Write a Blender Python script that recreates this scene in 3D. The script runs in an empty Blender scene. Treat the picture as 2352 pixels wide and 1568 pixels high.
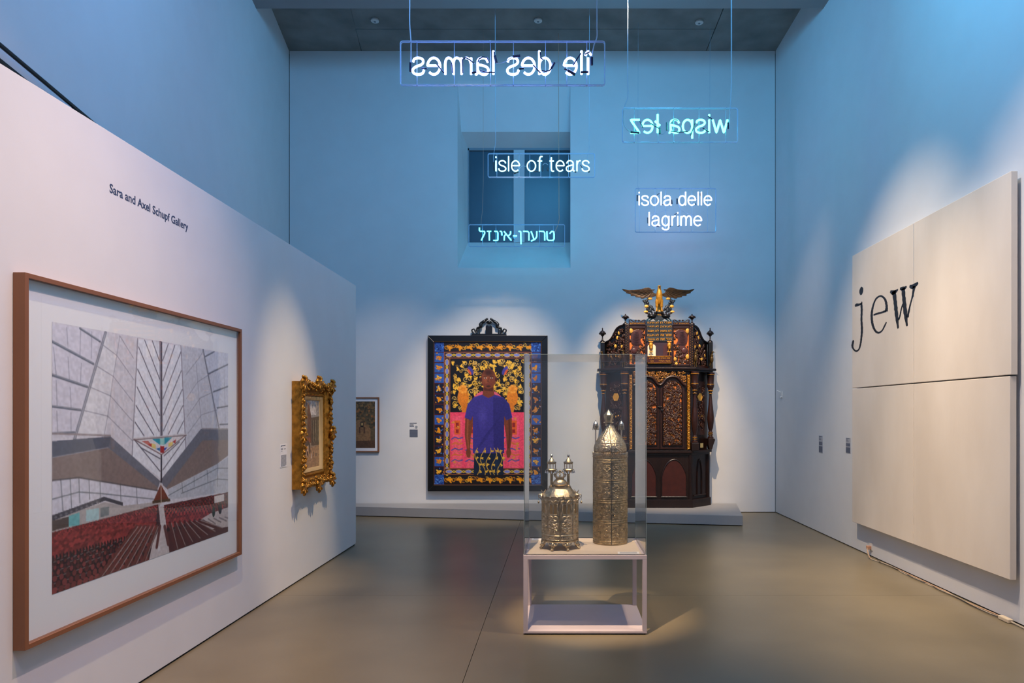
import bpy, bmesh, math, random
import numpy as np
from mathutils import Vector, Matrix
PI = math.pi
C = bpy.context.scene.collection
sc = bpy.context.scene

# ------------------------------------------------------------------ camera, world, lights, exposure
F = 1568.0; CX = 1285.0; CY = 948.0; EYE = 1.68
cam_d = bpy.data.cameras.new('camera'); cam = bpy.data.objects.new('camera', cam_d); C.objects.link(cam)
cam.location = (0, 0, EYE); cam.rotation_euler = (PI/2, 0, 0)
cam_d.sensor_width = 36.0; cam_d.lens = 24.0
cam_d.shift_x = -(CX - 1176) / 2352.0; cam_d.shift_y = (CY - 784) / 2352.0
cam_d.clip_start = 0.05
sc.camera = cam
w = bpy.data.worlds.new('world'); sc.world = w; w.use_nodes = True
w.node_tree.nodes['Background'].inputs[0].default_value = (0.3, 0.5, 0.8, 1)
w.node_tree.nodes['Background'].inputs[1].default_value = 0.02
sc.view_settings.view_transform = 'Standard'; sc.view_settings.look = 'None'
sc.view_settings.gamma = 1.0; sc.view_settings.exposure = 0.3; sc.view_settings.use_curve_mapping = False

def spot(name, loc, tgt, power, col, angle, blend=0.5, size=0.05):
    d = bpy.data.lights.new(name, 'SPOT'); o = bpy.data.objects.new(name, d); C.objects.link(o)
    o.location = loc; o.rotation_euler = (Vector(tgt) - Vector(loc)).to_track_quat('-Z', 'Y').to_euler()
    d.energy = power; d.color = col; d.spot_size = math.radians(angle); d.spot_blend = blend; d.shadow_soft_size = size
    return o
def area(name, loc, tgt, power, col, sx, sy):
    d = bpy.data.lights.new(name, 'AREA'); o = bpy.data.objects.new(name, d); C.objects.link(o)
    o.location = loc; o.rotation_euler = (Vector(tgt) - Vector(loc)).to_track_quat('-Z', 'Y').to_euler()
    d.energy = power; d.color = col; d.shape = 'RECTANGLE'; d.size = sx; d.size_y = sy
    return o
def point(name, loc, power, col, size=0.3):
    d = bpy.data.lights.new(name, 'POINT'); o = bpy.data.objects.new(name, d); C.objects.link(o)
    o.location = loc; d.energy = power; d.color = col; d.shadow_soft_size = size
    return o
WARM = (1.0, 0.72, 0.44); ROSE = (1.0, 0.68, 0.64); SOFT = (1.0, 0.78, 0.62); BLUE = (0.07, 0.36, 1.0); CYAN = (0.03, 0.52, 1.0)
# added blue fill lamps in place of unseen neon, washing room and upper walls
point('blue_fill_light', (0.3, 0.6, 5.6), 95, (0.28, 0.48, 0.95), 0.5)
area('blue_wall_wash', (1.6, 4.6, 6.6), (3.65, 5.6, 6.0), 100, (0.11, 0.50, 0.92), 2.2, 0.5)
area('blue_wall_wash', (-0.6, 4.6, 6.7), (-3.3, 5.6, 5.8), 80, (0.17, 0.44, 0.92), 2.2, 0.5)
area('blue_wall_wash', (0.2, 7.6, 6.9), (0.0, 11.5, 6.0), 66, (0.08, 0.46, 0.90), 3.0, 0.4)
# track lamps under the soffit
spot('track_lamp', (0.0, 7.2, 7.1), (-1.3, 11.5, 1.2), 1500, (1.0, 0.76, 0.52), 33, 0.9)         # portrait
spot('track_lamp', (0.9, 7.4, 7.1), (1.5, 11.2, 1.8), 2150, WARM, 30, 0.9)         # ark
spot('track_lamp', (0.4, 5.4, 6.9), (-2.6, 6.75, 1.1), 1150, WARM, 20, 0.9)         # gilt frame
spot('track_lamp', (0.2, 3.3, 6.9), (-2.6, 4.2, 0.9), 800, ROSE, 50, 1.0)        # large photograph
spot('track_lamp', (0.6, 0.4, 6.9), (-2.6, 2.4, 1.5), 220, (1.0, 0.62, 0.66), 56, 0.9)
spot('track_lamp', (0.9, 6.2, 7.1), (3.6, 7.6, 0.9), 1300, (1.0, 0.76, 0.52), 46, 1.0)         # panels, far half
spot('track_lamp', (0.7, 4.2, 7.1), (3.6, 5.1, 1.1), 1000, (1.0, 0.76, 0.62), 48, 1.0)        # panels, near half
spot('track_lamp', (-0.55, 3.45, 7.1), (0.22, 5.42, 0.9), 2500, WARM, 14, 0.7, 0.03)  # display case
spot('track_lamp', (2.2, 4.6, 7.1), (0.3, 5.6, 0.9), 700, WARM, 16, 1.0, 0.03)
spot('track_lamp', (2.0, 5.0, 7.1), (2.7, 6.2, 0.0), 1000, (1.0, 0.75, 0.40), 44, 1.0)  # added warm fill, brightens the floor on the right
spot('track_lamp', (-1.0, 2.0, 7.1), (-1.9, 4.0, 0.0), 900, (1.0, 0.75, 0.40), 44, 1.0)  # added warm fill for the near left floor
spot('track_lamp', (-1.5, 7.6, 7.1), (-3.2, 11.5, 1.0), 380, SOFT, 34, 0.9)
spot('track_lamp', (2.6, 7.6, 7.1), (2.9, 11.5, 0.8), 520, SOFT, 34, 0.9)

# ------------------------------------------------------------------ helpers
def P(px, py, Y):                       # picture pixel -> point at depth Y
    return Vector(((px - CX) / F * Y, Y, EYE + (CY - py) / F * Y))
def PX(px, py, X):                      # picture pixel -> point on the plane x = X
    Y = X * F / (px - CX)
    return Vector((X, Y, EYE + (CY - py) / F * Y))

def cr(pts, n=6, closed=False):         # Catmull-Rom smoothing
    pts = [Vector(p) for p in pts]
    if len(pts) < 3: return pts
    out = []; N = len(pts)
    rng = range(N) if closed else range(N - 1)
    for i in rng:
        if closed: a, b, c, d = pts[(i-1) % N], pts[i], pts[(i+1) % N], pts[(i+2) % N]
        else: a, b, c, d = pts[max(i-1, 0)], pts[i], pts[i+1], pts[min(i+2, N-1)]
        for k in range(n):
            t = k / n
            out.append(0.5*((2*b) + (c-a)*t + (2*a-5*b+4*c-d)*t*t + (3*b-a-3*c+d)*t**3))
    if not closed: out.append(pts[-1])
    return out

ZMAP = [None]
def zremap(v):
    if not ZMAP[0]: return v
    return [(p[0], p[1], float(np.interp(p[2], ZMAP[0][0], ZMAP[0][1]))) for p in v]
class MB:
    def __init__(s): s.v = []; s.f = []; s.m = []
    def add(s, vs, fs, mi=0):
        o = len(s.v); s.v += [tuple(p) for p in vs]; s.f += [tuple(i + o for i in q) for q in fs]; s.m += [mi]*len(fs); return s
    def box(s, x0, x1, y0, y1, z0, z1, mi=0, M=None):
        vs = [Vector((x, y, z)) for z in (z0, z1) for y in (y0, y1) for x in (x0, x1)]
        if M: vs = [M @ q for q in vs]
        return s.add(vs, [(0,2,3,1),(4,5,7,6),(0,1,5,4),(2,6,7,3),(0,4,6,2),(1,3,7,5)], mi)
    def tube(s, pts, r, n=8, closed=False, mi=0, flat=1.0):
        pts = [Vector(p) for p in pts]; q = [pts[0]]
        for p in pts[1:]:
            if (p - q[-1]).length > 1e-6: q.append(p)
        pts = q; N = len(pts)
        if N < 2: return s
        rr = r if isinstance(r, (list, tuple)) else [r]*N
        if len(rr) != N: rr = [rr[int(i*(len(rr)-1)/max(1, N-1))] for i in range(N)]
        tan = []
        for i in range(N):
            a = pts[(i-1) % N] if closed else pts[max(i-1, 0)]; b = pts[(i+1) % N] if closed else pts[min(i+1, N-1)]
            t = b - a; tan.append(t.normalized() if t.length > 1e-9 else Vector((0,0,1)))
        up = Vector((0,1,0)) if abs(tan[0].y) < 0.9 else Vector((1,0,0))
        nn = (up - tan[0]*up.dot(tan[0])).normalized(); vs = []
        for i in range(N):
            nn = nn - tan[i]*nn.dot(tan[i]); nn = nn.normalized() if nn.length > 1e-9 else tan[i].orthogonal().normalized()
            bb = tan[i].cross(nn)
            for k in range(n):
                a = 2*PI*k/n; vs.append(pts[i] + (nn*math.cos(a)*flat + bb*math.sin(a))*rr[i])
        fs = [(i*n+k, i*n+(k+1) % n, ((i+1) % N)*n+(k+1) % n, ((i+1) % N)*n+k) for i in range(N if closed else N-1) for k in range(n)]
        if not closed: fs += [tuple(range(n-1, -1, -1)), tuple((N-1)*n+k for k in range(n))]
        return s.add(vs, fs, mi)
    def lathe(s, prof, cx, cy, z0=0.0, n=24, a0=0, a1=2*PI, mi=0, rot=0.0, cap=True):
        full = abs(a1-a0-2*PI) < 1e-6; m = n if full else n+1; vs = []
        for r, z in prof:
            for k in range(m):
                a = a0 + (a1-a0)*k/n + rot; vs.append((cx + r*math.cos(a), cy + r*math.sin(a), z0+z))
        fs = [(i*m+k, i*m+(k+1) % m, (i+1)*m+(k+1) % m, (i+1)*m+k) for i in range(len(prof)-1) for k in range(n)]
        if full and cap: fs += [tuple(range(m-1, -1, -1)), tuple((len(prof)-1)*m+k for k in range(m))]
        return s.add(vs, fs, mi)
    def ball(s, c, rx, ry=None, rz=None, n=10, m=7, mi=0, M=None):
        ry = ry or rx; rz = rz or rx; c = Vector(c); vs = []
        for i in range(1, m):
            t = PI*i/m
            for k in range(n):
                a = 2*PI*k/n; q = Vector((rx*math.sin(t)*math.cos(a), ry*math.sin(t)*math.sin(a), -rz*math.cos(t)))
                vs.append(c + (M @ q if M else q))
        q0 = Vector((0,0,-rz)); q1 = Vector((0,0,rz)); b = len(vs)
        vs += [c + (M @ q0 if M else q0), c + (M @ q1 if M else q1)]
        fs = [(i*n+k, i*n+(k+1) % n, (i+1)*n+(k+1) % n, (i+1)*n+k) for i in range(m-2) for k in range(n)]
        fs += [(b, (k+1) % n, k) for k in range(n)] + [(b+1, (m-2)*n+k, (m-2)*n+(k+1) % n) for k in range(n)]
        return s.add(vs, fs, mi)
    def prism(s, poly, d0, d1, mp=None, mi=0):      # poly in (u, v), extruded over depth d; mp(u, v, d) -> xyz
        mp = mp or (lambda u, v, d: (u, d, v)); n = len(poly)
        ar = sum(poly[i][0]*poly[(i+1) % n][1]-poly[(i+1) % n][0]*poly[i][1] for i in range(n))
        if ar < 0: poly = poly[::-1]
        vs = [mp(u, v, d0) for u, v in poly] + [mp(u, v, d1) for u, v in poly]
        fs = [tuple(range(n)), tuple(range(2*n-1, n-1, -1))] + [(i, n+i, n+(i+1) % n, (i+1) % n) for i in range(n)]
        return s.add(vs, fs, mi)
    def build(s, name, mats, parent=None, bevel=0, smooth=True, ang=0.7, kind=None, label=None, seg=2):
        me = bpy.data.meshes.new(name); me.from_pydata(zremap(s.v), [], s.f)
        mats = mats if isinstance(mats, (list, tuple)) else [mats]
        for m in mats: me.materials.append(m)
        if len(mats) > 1: me.polygons.foreach_set('material_index', s.m)
        bm = bmesh.new(); bm.from_mesh(me)
        bmesh.ops.recalc_face_normals(bm, faces=bm.faces)
        if bevel:
            es = [e for e in bm.edges if len(e.link_faces) == 2 and e.calc_face_angle(0) > 0.5]
            bmesh.ops.bevel(bm, geom=es, offset=bevel, segments=seg, profile=0.5, affect='EDGES', clamp_overlap=True)
        bm.to_mesh(me); bm.free()
        if smooth and not bevel:
            me.polygons.foreach_set('use_smooth', [True]*len(me.polygons)); me.set_sharp_from_angle(angle=ang)
        o = bpy.data.objects.new(name, me); C.objects.link(o)
        if parent: par(o, parent)
        if kind: o['kind'] = kind
        if label: o['label'] = label
        return o
def par(o, p):
    bpy.context.view_layer.update() if False else None
    o.parent = p
    q = p; T = Vector((0,0,0))
    while q: T += q.location; q = q.parent
    o.location = -T if o.type != 'EMPTY' else o.location - T
def thing(name, label, cat, loc=(0,0,0), group=None):
    o = bpy.data.objects.new(name, None); C.objects.link(o); o.location = loc; o.empty_display_size = 0.05
    return tag(o, label, cat, group)
def tag(o, label, cat, group=None):
    o['label'] = label; o['category'] = cat
    if group: o['group'] = group
    return o
def struct(o): o['kind'] = 'structure'; return o

# ------------------------------------------------------------------ materials
def lin(c):
    c = np.asarray(c, dtype=float); return np.where(c <= 0.04045, c/12.92, ((c+0.055)/1.055)**2.4)
def mat(name, col, rough=0.5, metal=0.0, var=0.0, scale=8.0, bump=0.0, bscale=60.0, stretch=None, spec=0.5, col2=None, emit=None, es=0, coat=0, detail=6):
    m = bpy.data.materials.new(name); m.use_nodes = True; nt = m.node_tree; b = nt.nodes['Principled BSDF']
    c = tuple(lin(np.array(col)/255.0)) + (1,)
    b.inputs['Base Color'].default_value = c; b.inputs['Roughness'].default_value = rough; b.inputs['Metallic'].default_value = metal
    b.inputs['Specular IOR Level'].default_value = spec; b.inputs['Coat Weight'].default_value = coat
    tc = nt.nodes.new('ShaderNodeTexCoord'); mp = nt.nodes.new('ShaderNodeMapping'); nt.links.new(tc.outputs['Object'], mp.inputs[0])
    if stretch: mp.inputs['Scale'].default_value = stretch
    if var or col2:
        n = nt.nodes.new('ShaderNodeTexNoise'); n.inputs['Scale'].default_value = scale; n.inputs['Detail'].default_value = detail; nt.links.new(mp.outputs[0], n.inputs['Vector'])
        r = nt.nodes.new('ShaderNodeValToRGB'); r.color_ramp.elements[0].position = 0.3; r.color_ramp.elements[1].position = 0.7
        c2 = tuple(lin(np.array(col2)/255.0)) + (1,) if col2 else c
        r.color_ramp.elements[0].color = tuple(x*(1-var) for x in c[:3]) + (1,); r.color_ramp.elements[1].color = tuple(min(1, x*(1+var)) for x in c2[:3]) + (1,)
        nt.links.new(n.outputs['Fac'], r.inputs[0]); nt.links.new(r.outputs[0], b.inputs['Base Color'])
    if bump:
        n = nt.nodes.new('ShaderNodeTexNoise'); n.inputs['Scale'].default_value = bscale; n.inputs['Detail'].default_value = 4; nt.links.new(mp.outputs[0], n.inputs['Vector'])
        u = nt.nodes.new('ShaderNodeBump'); u.inputs['Strength'].default_value = bump; u.inputs['Distance'].default_value = 0.01
        nt.links.new(n.outputs['Fac'], u.inputs['Height']); nt.links.new(u.outputs[0], b.inputs['Normal'])
    if emit:
        b.inputs['Emission Color'].default_value = tuple(emit) + (1,); b.inputs['Emission Strength'].default_value = es
    return m
def clear_mat(name, tint, pwr=4.5, f0=0.045, rough=0.02, haze=0.0, hcol=(0.7,0.75,0.8)):      # thin acrylic or glass: light passes, the surface mirrors by angle
    m = bpy.data.materials.new(name); m.use_nodes = True; nt = m.node_tree; nt.nodes.clear()
    out = nt.nodes.new('ShaderNodeOutputMaterial'); t = nt.nodes.new('ShaderNodeBsdfTransparent'); t.inputs[0].default_value = tuple(tint)+(1,)
    g = nt.nodes.new('ShaderNodeBsdfGlossy'); g.inputs['Roughness'].default_value = rough
    lw = nt.nodes.new('ShaderNodeLayerWeight'); lw.inputs[0].default_value = 0.5
    pw = nt.nodes.new('ShaderNodeMath'); pw.operation = 'POWER'; pw.inputs[1].default_value = pwr; nt.links.new(lw.outputs['Facing'], pw.inputs[0])
    fr = nt.nodes.new('ShaderNodeMath'); fr.operation = 'MULTIPLY_ADD'; fr.inputs[1].default_value = 0.9; fr.inputs[2].default_value = f0; fr.use_clamp = True; nt.links.new(pw.outputs[0], fr.inputs[0])
    mx = nt.nodes.new('ShaderNodeMixShader'); nt.links.new(fr.outputs[0], mx.inputs[0]); nt.links.new(g.outputs[0], mx.inputs[2])
    if haze:
        d = nt.nodes.new('ShaderNodeBsdfDiffuse'); d.inputs[0].default_value = tuple(hcol)+(1,); m2 = nt.nodes.new('ShaderNodeMixShader'); m2.inputs[0].default_value = haze
        nt.links.new(t.outputs[0], m2.inputs[1]); nt.links.new(d.outputs[0], m2.inputs[2]); nt.links.new(m2.outputs[0], mx.inputs[1])
    else: nt.links.new(t.outputs[0], mx.inputs[1])
    nt.links.new(mx.outputs[0], out.inputs[0]); return m
def glow(name, col, s):
    m = bpy.data.materials.new(name); m.use_nodes = True; nt = m.node_tree; nt.nodes.clear()
    out = nt.nodes.new('ShaderNodeOutputMaterial'); e = nt.nodes.new('ShaderNodeEmission'); e.inputs[0].default_value = tuple(col)+(1,); e.inputs[1].default_value = s
    nt.links.new(e.outputs[0], out.inputs[0]); return m

M_wall = mat('white_wall_paint', (214, 214, 214), 0.75, var=0.02, scale=3, bump=0.03, bscale=180)
M_floor = mat('polished_concrete', (118, 107, 86), 0.34, var=0.12, scale=1.3, bump=0.02, bscale=40, spec=0.5)
M_ceil = mat('grey_concrete', (130, 130, 126), 0.8, var=0.22, scale=2.2, bump=0.1, bscale=30)
M_soffit = mat('soffit_grey_paint', (140, 140, 140), 0.8, var=0.03, scale=3)
M_dark = mat('dark_gap', (22, 22, 24), 0.8)
M_black = mat('black_metal', (14, 14, 15), 0.4)
M_white = mat('white_plastic', (215, 215, 212), 0.4)
M_grey = mat('platform_grey', (150, 150, 152), 0.6, var=0.03, scale=5)
M_gold = mat('gold_leaf', (214, 146, 44), 0.36, 0.4, var=0.25, scale=25, bump=0.2, bscale=90)
M_goldp = mat('gold_paint', (226, 168, 70), 0.45, 0.3, var=0.15, scale=30)
M_gilt = mat('gilt_frame', (176, 122, 44), 0.33, 0.75, var=0.4, scale=22, bump=0.3, bscale=120)
M_oak = mat('frame_wood', (128, 82, 54), 0.45, var=0.08, scale=7, stretch=(1, .3, .3), bump=0.08, bscale=50)
M_wood = mat('dark_walnut', (30, 15, 11), 0.35, var=0.35, scale=9, stretch=(1, 1, .25), bump=0.15, bscale=60)
M_wood2 = mat('red_brown_wood', (46, 21, 14), 0.38, var=0.3, scale=12, bump=0.2, bscale=70)
M_ebony = mat('black_lacquer', (16, 14, 14), 0.3, var=0.2, scale=20, coat=0.2)
M_slate = mat('dark_slate_paint', (40, 46, 54), 0.45, var=0.15, scale=20)
M_orange = mat('orange_gold_backing', (226, 120, 50), 0.45, 0.2, var=0.2, scale=14)
M_silver = mat('aged_silver', (192, 174, 146), 0.24, 0.92, var=0.35, scale=35, bump=0.25, bscale=260)
M_silver2 = mat('tarnished_silver', (176, 156, 122), 0.27, 0.9, var=0.4, scale=40, bump=0.25, bscale=300)
M_bright = mat('bright_silver', (200, 195, 190), 0.2, 0.95, var=0.1, scale=30)
M_frame = mat('table_frame_paint', (190, 178, 186), 0.45, var=0.02, scale=6)
M_deck = mat('table_deck', (205, 190, 176), 0.6, var=0.02, scale=6)
M_acr = clear_mat('clear_acrylic', (0.985, 0.992, 0.99), rough=0.015, haze=0.01)
M_edge = mat('acrylic_edge', (150, 170, 175), 0.15)
M_glass = clear_mat('picture_glazing', (0.99, 1.0, 1.0), f0=0.025, rough=0.01)
M_card = mat('white_card', (225, 225, 228), 0.6)
M_ink = mat('grey_ink', (90, 96, 112), 0.7)
M_navy = mat('navy_vinyl', (52, 66, 96), 0.6)
M_rod = clear_mat('clear_rod', (0.75, 0.88, 0.95), rough=0.08, haze=0.5, hcol=(0.6, 0.75, 0.95))

# ------------------------------------------------------------------ flat print made as a mesh with a colour at every point
class Cv:
    def __init__(s, W, H, bg, ss=2):
        s.ss = ss; s.W = W; s.H = H; s.a = np.zeros((H*ss, W*ss, 3)); s.a[:] = np.array(bg)/255.0
        s.yy, s.xx = np.mgrid[0:H*ss, 0:W*ss]; s.xx = (s.xx+.5)/ss; s.yy = (s.yy+.5)/ss
    def win(s, x0, y0, x1, y1):
        q = s.ss; a = max(0, int(y0*q)-1); b = min(s.H*q, int(y1*q)+2); c = max(0, int(x0*q)-1); d = min(s.W*q, int(x1*q)+2)
        return slice(a, max(a, b)), slice(c, max(c, d))
    def put(s, wn, mask, col, al=1.0):
        col = np.array(col)/255.0; A = s.a[wn]; m = (mask*al)[..., None]; s.a[wn] = A*(1-m) + col*m
    def poly(s, pts, col, al=1.0):
        xs = [p[0] for p in pts]; ys = [p[1] for p in pts]; wn = s.win(min(xs), min(ys), max(xs), max(ys))
        X = s.xx[wn]; Y = s.yy[wn]; ins = np.zeros(X.shape, bool); n = len(pts)
        for i in range(n):
            x1, y1 = pts[i]; x2, y2 = pts[(i+1) % n]
            if y1 == y2: continue
            c = ((y1 > Y) != (y2 > Y)) & (X < (x2-x1)*(Y-y1)/(y2-y1)+x1); ins ^= c
        s.put(wn, ins.astype(float), col, al)
    def rect(s, x0, y0, x1, y1, col, al=1.0): s.poly([(x0,y0),(x1,y0),(x1,y1),(x0,y1)], col, al)
    def ell(s, cx, cy, rx, ry, col, al=1.0, ang=0, soft=0.0):
        R = max(rx, ry); wn = s.win(cx-R, cy-R, cx+R, cy+R); X = s.xx[wn]-cx; Y = s.yy[wn]-cy
        c, q = math.cos(ang), math.sin(ang); u = (X*c+Y*q)/rx; v = (-X*q+Y*c)/ry; d = np.sqrt(u*u+v*v)
        s.put(wn, np.clip((1-d)/soft, 0, 1) if soft else (d < 1).astype(float), col, al)
    def line(s, pts, wd, col, al=1.0):
        for (x1, y1), (x2, y2) in zip(pts[:-1], pts[1:]):
            wn = s.win(min(x1,x2)-wd, min(y1,y2)-wd, max(x1,x2)+wd, max(y1,y2)+wd); X = s.xx[wn]; Y = s.yy[wn]
            dx, dy = x2-x1, y2-y1; L = dx*dx+dy*dy or 1e-9; t = np.clip(((X-x1)*dx+(Y-y1)*dy)/L, 0, 1)
            d = np.hypot(X-x1-t*dx, Y-y1-t*dy); s.put(wn, np.clip(wd/2-d+.5, 0, 1), col, al)
    def out(s):
        q = s.ss; return s.a.reshape(s.H, q, s.W, q, 3).mean((1, 3))
def noise2(H, W, sc_, seed):
    r = np.random.RandomState(seed); g = r.rand(int(H/sc_)+3, int(W/sc_)+3); y = np.arange(H)/sc_; x = np.arange(W)/sc_
    yi = y.astype(int); xi = x.astype(int); fy = (y-yi)[:, None]; fx = (x-xi)[None]; fy = fy*fy*(3-2*fy); fx = fx*fx*(3-2*fx)
    a = g[yi][:, xi]; b = g[yi][:, xi+1]; c = g[yi+1][:, xi]; d = g[yi+1][:, xi+1]
    return (a*(1-fx)+b*fx)*(1-fy)+(c*(1-fx)+d*fx)*fy
M_print = {}
def print_mat(rough):
    if rough in M_print: return M_print[rough]
    m = bpy.data.materials.new('printed_colour'); m.use_nodes = True; nt = m.node_tree; b = nt.nodes['Principled BSDF']; b.inputs['Roughness'].default_value = rough
    a = nt.nodes.new('ShaderNodeAttribute'); a.attribute_name = 'print'; nt.links.new(a.outputs['Color'], b.inputs['Base Color']); M_print[rough] = m; return m
def picture(name, img, O, U, V, parent, rough=0.5):      # O = upper left corner, U along the width, V down the height
    H, W = img.shape[:2]; O, U, V = (np.array(q, float) for q in (O, U, V))
    u = np.linspace(0, 1, W); v = np.linspace(0, 1, H); P_ = O + v[:, None, None]*V + u[None, :, None]*U
    me = bpy.data.meshes.new(name); nv = H*W; nf = (H-1)*(W-1)
    i = (np.arange(H-1)[:, None]*W + np.arange(W-1)[None]).ravel(); q = np.stack([i, i+W, i+W+1, i+1], 1)
    me.vertices.add(nv); me.vertices.foreach_set('co', P_.reshape(-1)); me.loops.add(nf*4); me.loops.foreach_set('vertex_index', q.ravel().astype(np.int32))
    me.polygons.add(nf); me.polygons.foreach_set('loop_start', (np.arange(nf)*4).astype(np.int32)); me.update(calc_edges=True)
    ca = me.color_attributes.new('print', 'FLOAT_COLOR', 'POINT'); col = np.ones((nv, 4), np.float32); col[:, :3] = lin(np.clip(img, 0, 1)).reshape(-1, 3); ca.data.foreach_set('color', col.ravel())
    me.materials.append(print_mat(rough)); o = bpy.data.objects.new(name, me); C.objects.link(o)
    if parent: par(o, parent)
    return o

def text_obj(name, s, m, width, cap, T, parent=None, depth=0.001, weight=0.0, align='CENTER'):   # T(u, v, d) -> xyz ; text fitted into width x cap height
    cu = bpy.data.curves.new('t', 'FONT'); cu.body = s; cu.size = 1; cu.extrude = 0.5; cu.resolution_u = 3; cu.offset = weight
    t = bpy.data.objects.new('t', cu); C.objects.link(t); bpy.context.view_layer.update()
    me = bpy.data.meshes.new_from_object(t.evaluated_get(bpy.context.evaluated_depsgraph_get())); bpy.data.objects.remove(t)
    n = len(me.vertices)
    if n == 0: return None
    co = np.zeros(n*3); me.vertices.foreach_get('co', co); co = co.reshape(-1, 3)
    x0, x1 = co[:, 0].min(), co[:, 0].max(); y0, y1 = co[:, 1].min(), co[:, 1].max()
    out = []
    for x, y, z in co:
        u = (x-x0)/(x1-x0)*width - (width/2 if align == 'CENTER' else 0); v = (y)/0.73*cap if cap > 0 else (y-y0)/(y1-y0)*(-cap)
        out.append(tuple(T(u, v, depth*(1 if z > 0 else 0))))
    out = zremap(out); me.vertices.foreach_set('co', np.array(out).ravel()); me.materials.clear(); me.materials.append(m); me.update()
    me.name = name; o = bpy.data.objects.new(name, me); C.objects.link(o)
    if parent: par(o, parent)
    return o
# ------------------------------------------------------------------ the room
YB = 11.53; ZC = 7.79; ZS = 7.27; XR = 3.65; YS = 9.44
def XL(Y): return -4.566 + 0.177*(YB - Y)
# floor in large poured bays with saw-cut joints
fl = MB(); fl.box(-4.9, 3.9, -3.2, 11.8, -0.12, -0.03); floor = struct(fl.build('floor', M_dark))
for x0, x1 in ((-4.8, -0.606), (-0.602, 3.8)):
    for y0, y1 in ((-3.1, 6.288), (6.292, 11.7)):
        MB().box(x0, x1, y0, y1, -0.03, 0.0).build('floor_slab', M_floor, floor, smooth=False)
# back wall with the window niche
wb = MB(); nx0, nx1, nz0, nz1 = -1.72, 0.184, 4.13, 7.29
wb.box(XL(YB)+0.01, nx0, YB, YB+0.2, 0.012, ZC); wb.box(nx1, XR-0.008, YB, YB+0.2, 0.012, ZC)
wb.box(nx0, nx1, YB, YB+0.2, 0.012, nz0); wb.box(nx0, nx1, YB, YB+0.2, nz1, ZC)
wall_back = struct(wb.build('wall_back', M_wall, smooth=False))
YW = 12.1
nb = MB()
nb.add([(nx0, YB, nz0), (nx1, YB, nz0), (0.30, YW, 4.70), (-1.76, YW, 4.70)], [(0,1,2,3)])
nb.add([(nx0, YB, nz1), (nx1, YB, nz1), (0.26, 11.75, 6.515), (-1.69, 11.75, 6.515)], [(3,2,1,0)])
nb.add([(-1.69, 11.75, 6.515), (0.26, 11.75, 6.515), (0.30, YW, 6.36), (-1.62, YW, 6.36)], [(3,2,1,0)])
nb.add([(nx0, YB, nz0), (nx0, YB, nz1), (-1.69, 11.75, 6.515), (-1.62, YW, 6.36), (-1.62, YW, 4.70)], [(0,1,2,3,4)])
nb.add([(nx1, YB, nz0), (nx1, YB, nz1), (0.26, 11.75, 6.515), (0.30, YW, 6.36), (0.30, YW, 4.70)], [(4,3,2,1,0)])
struct(nb.build('window_1_reveal', M_wall, smooth=False))
M_pane = mat('dark_window_glass', (60, 88, 104), 0.3, var=0.08, scale=2)
M_wf = mat('window_frame_grey', (120, 132, 142), 0.5)
win = bpy.data.objects.new('window_1', None); C.objects.link(win); struct(win); win.location = (-0.7, YW, 4.7)
fr = MB(); fr.box(-1.62, 0.30, YW-0.02, YW+0.05, 6.325, 6.45); fr.box(-1.72, -1.60, YW-0.02, YW+0.05, 4.7, 6.36); fr.box(0.19, 0.30, YW-0.02, YW+0.05, 4.7, 6.36)
fr.build('window_frame', M_wf, win, smooth=False)
MB().box(-0.81, -0.617, YW-0.03, YW+0.05, 4.70, 6.33).build('mullion', mat('mullion_paint', (190, 196, 200), 0.6), win, smooth=False)
for a, b in ((-1.60, -0.81), (-0.617, 0.19)):
    MB().box(a, b, YW+0.03, YW+0.045, 4.70, 6.33).build('pane', M_pane, win, smooth=False)
# side walls, upper left wall stands askew
def wallrun(name, a, b, z0, z1, th=0.2):
    (ax, ay), (bx, by) = a, b; d = Vector((bx-ax, by-ay, 0)).normalized(); n = Vector((-d.y, d.x, 0))*th
    q = MB(); q.add([(ax, ay, z0), (bx, by, z0), (bx+n.x, by+n.y, z0), (ax+n.x, ay+n.y, z0), (ax, ay, z1), (bx, by, z1), (bx+n.x, by+n.y, z1), (ax+n.x, ay+n.y, z1)],
        [(0,1,2,3),(4,5,6,7),(0,1,5,4),(2,3,7,6),(1,2,6,5),(3,0,4,7)])
    return struct(q.build(name, M_wall, smooth=False))
wallrun('wall_left', (-2.62, YB-1.946/0.177), (XL(YB), YB), 0.012, ZC)
wallrun('wall_right', (XR, YB), (XR, -3.0), 0.012, ZC)
wallrun('wall_left_rear', (-2.62, -3.0), (-2.62, 0.53), 3.30, ZC)
wallrun('wall_rear', (XR, -3.0), (-2.8, -3.0), 0.0, ZC)
# free-standing partition, dark reveal at its foot
pt = MB(); pt.box(-2.82, -2.60, -2.99, 8.72, 0.014, 3.305); part_wall = struct(pt.build('wall_partition', M_wall, bevel=0.002, smooth=False))
MB().box(-2.81, -2.612, -2.9, 8.71, 0.0, 0.014).build('baseboard_gap', M_dark, part_wall, smooth=False)
q = MB(); q.box(XR+0.006, XR+0.02, -2.9, YB, 0, 0.012); q.box(XL(YB), XR, YB+0.006, YB+0.02, 0, 0.012); struct(q.build('baseboard_shadow', M_dark, smooth=False))
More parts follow.
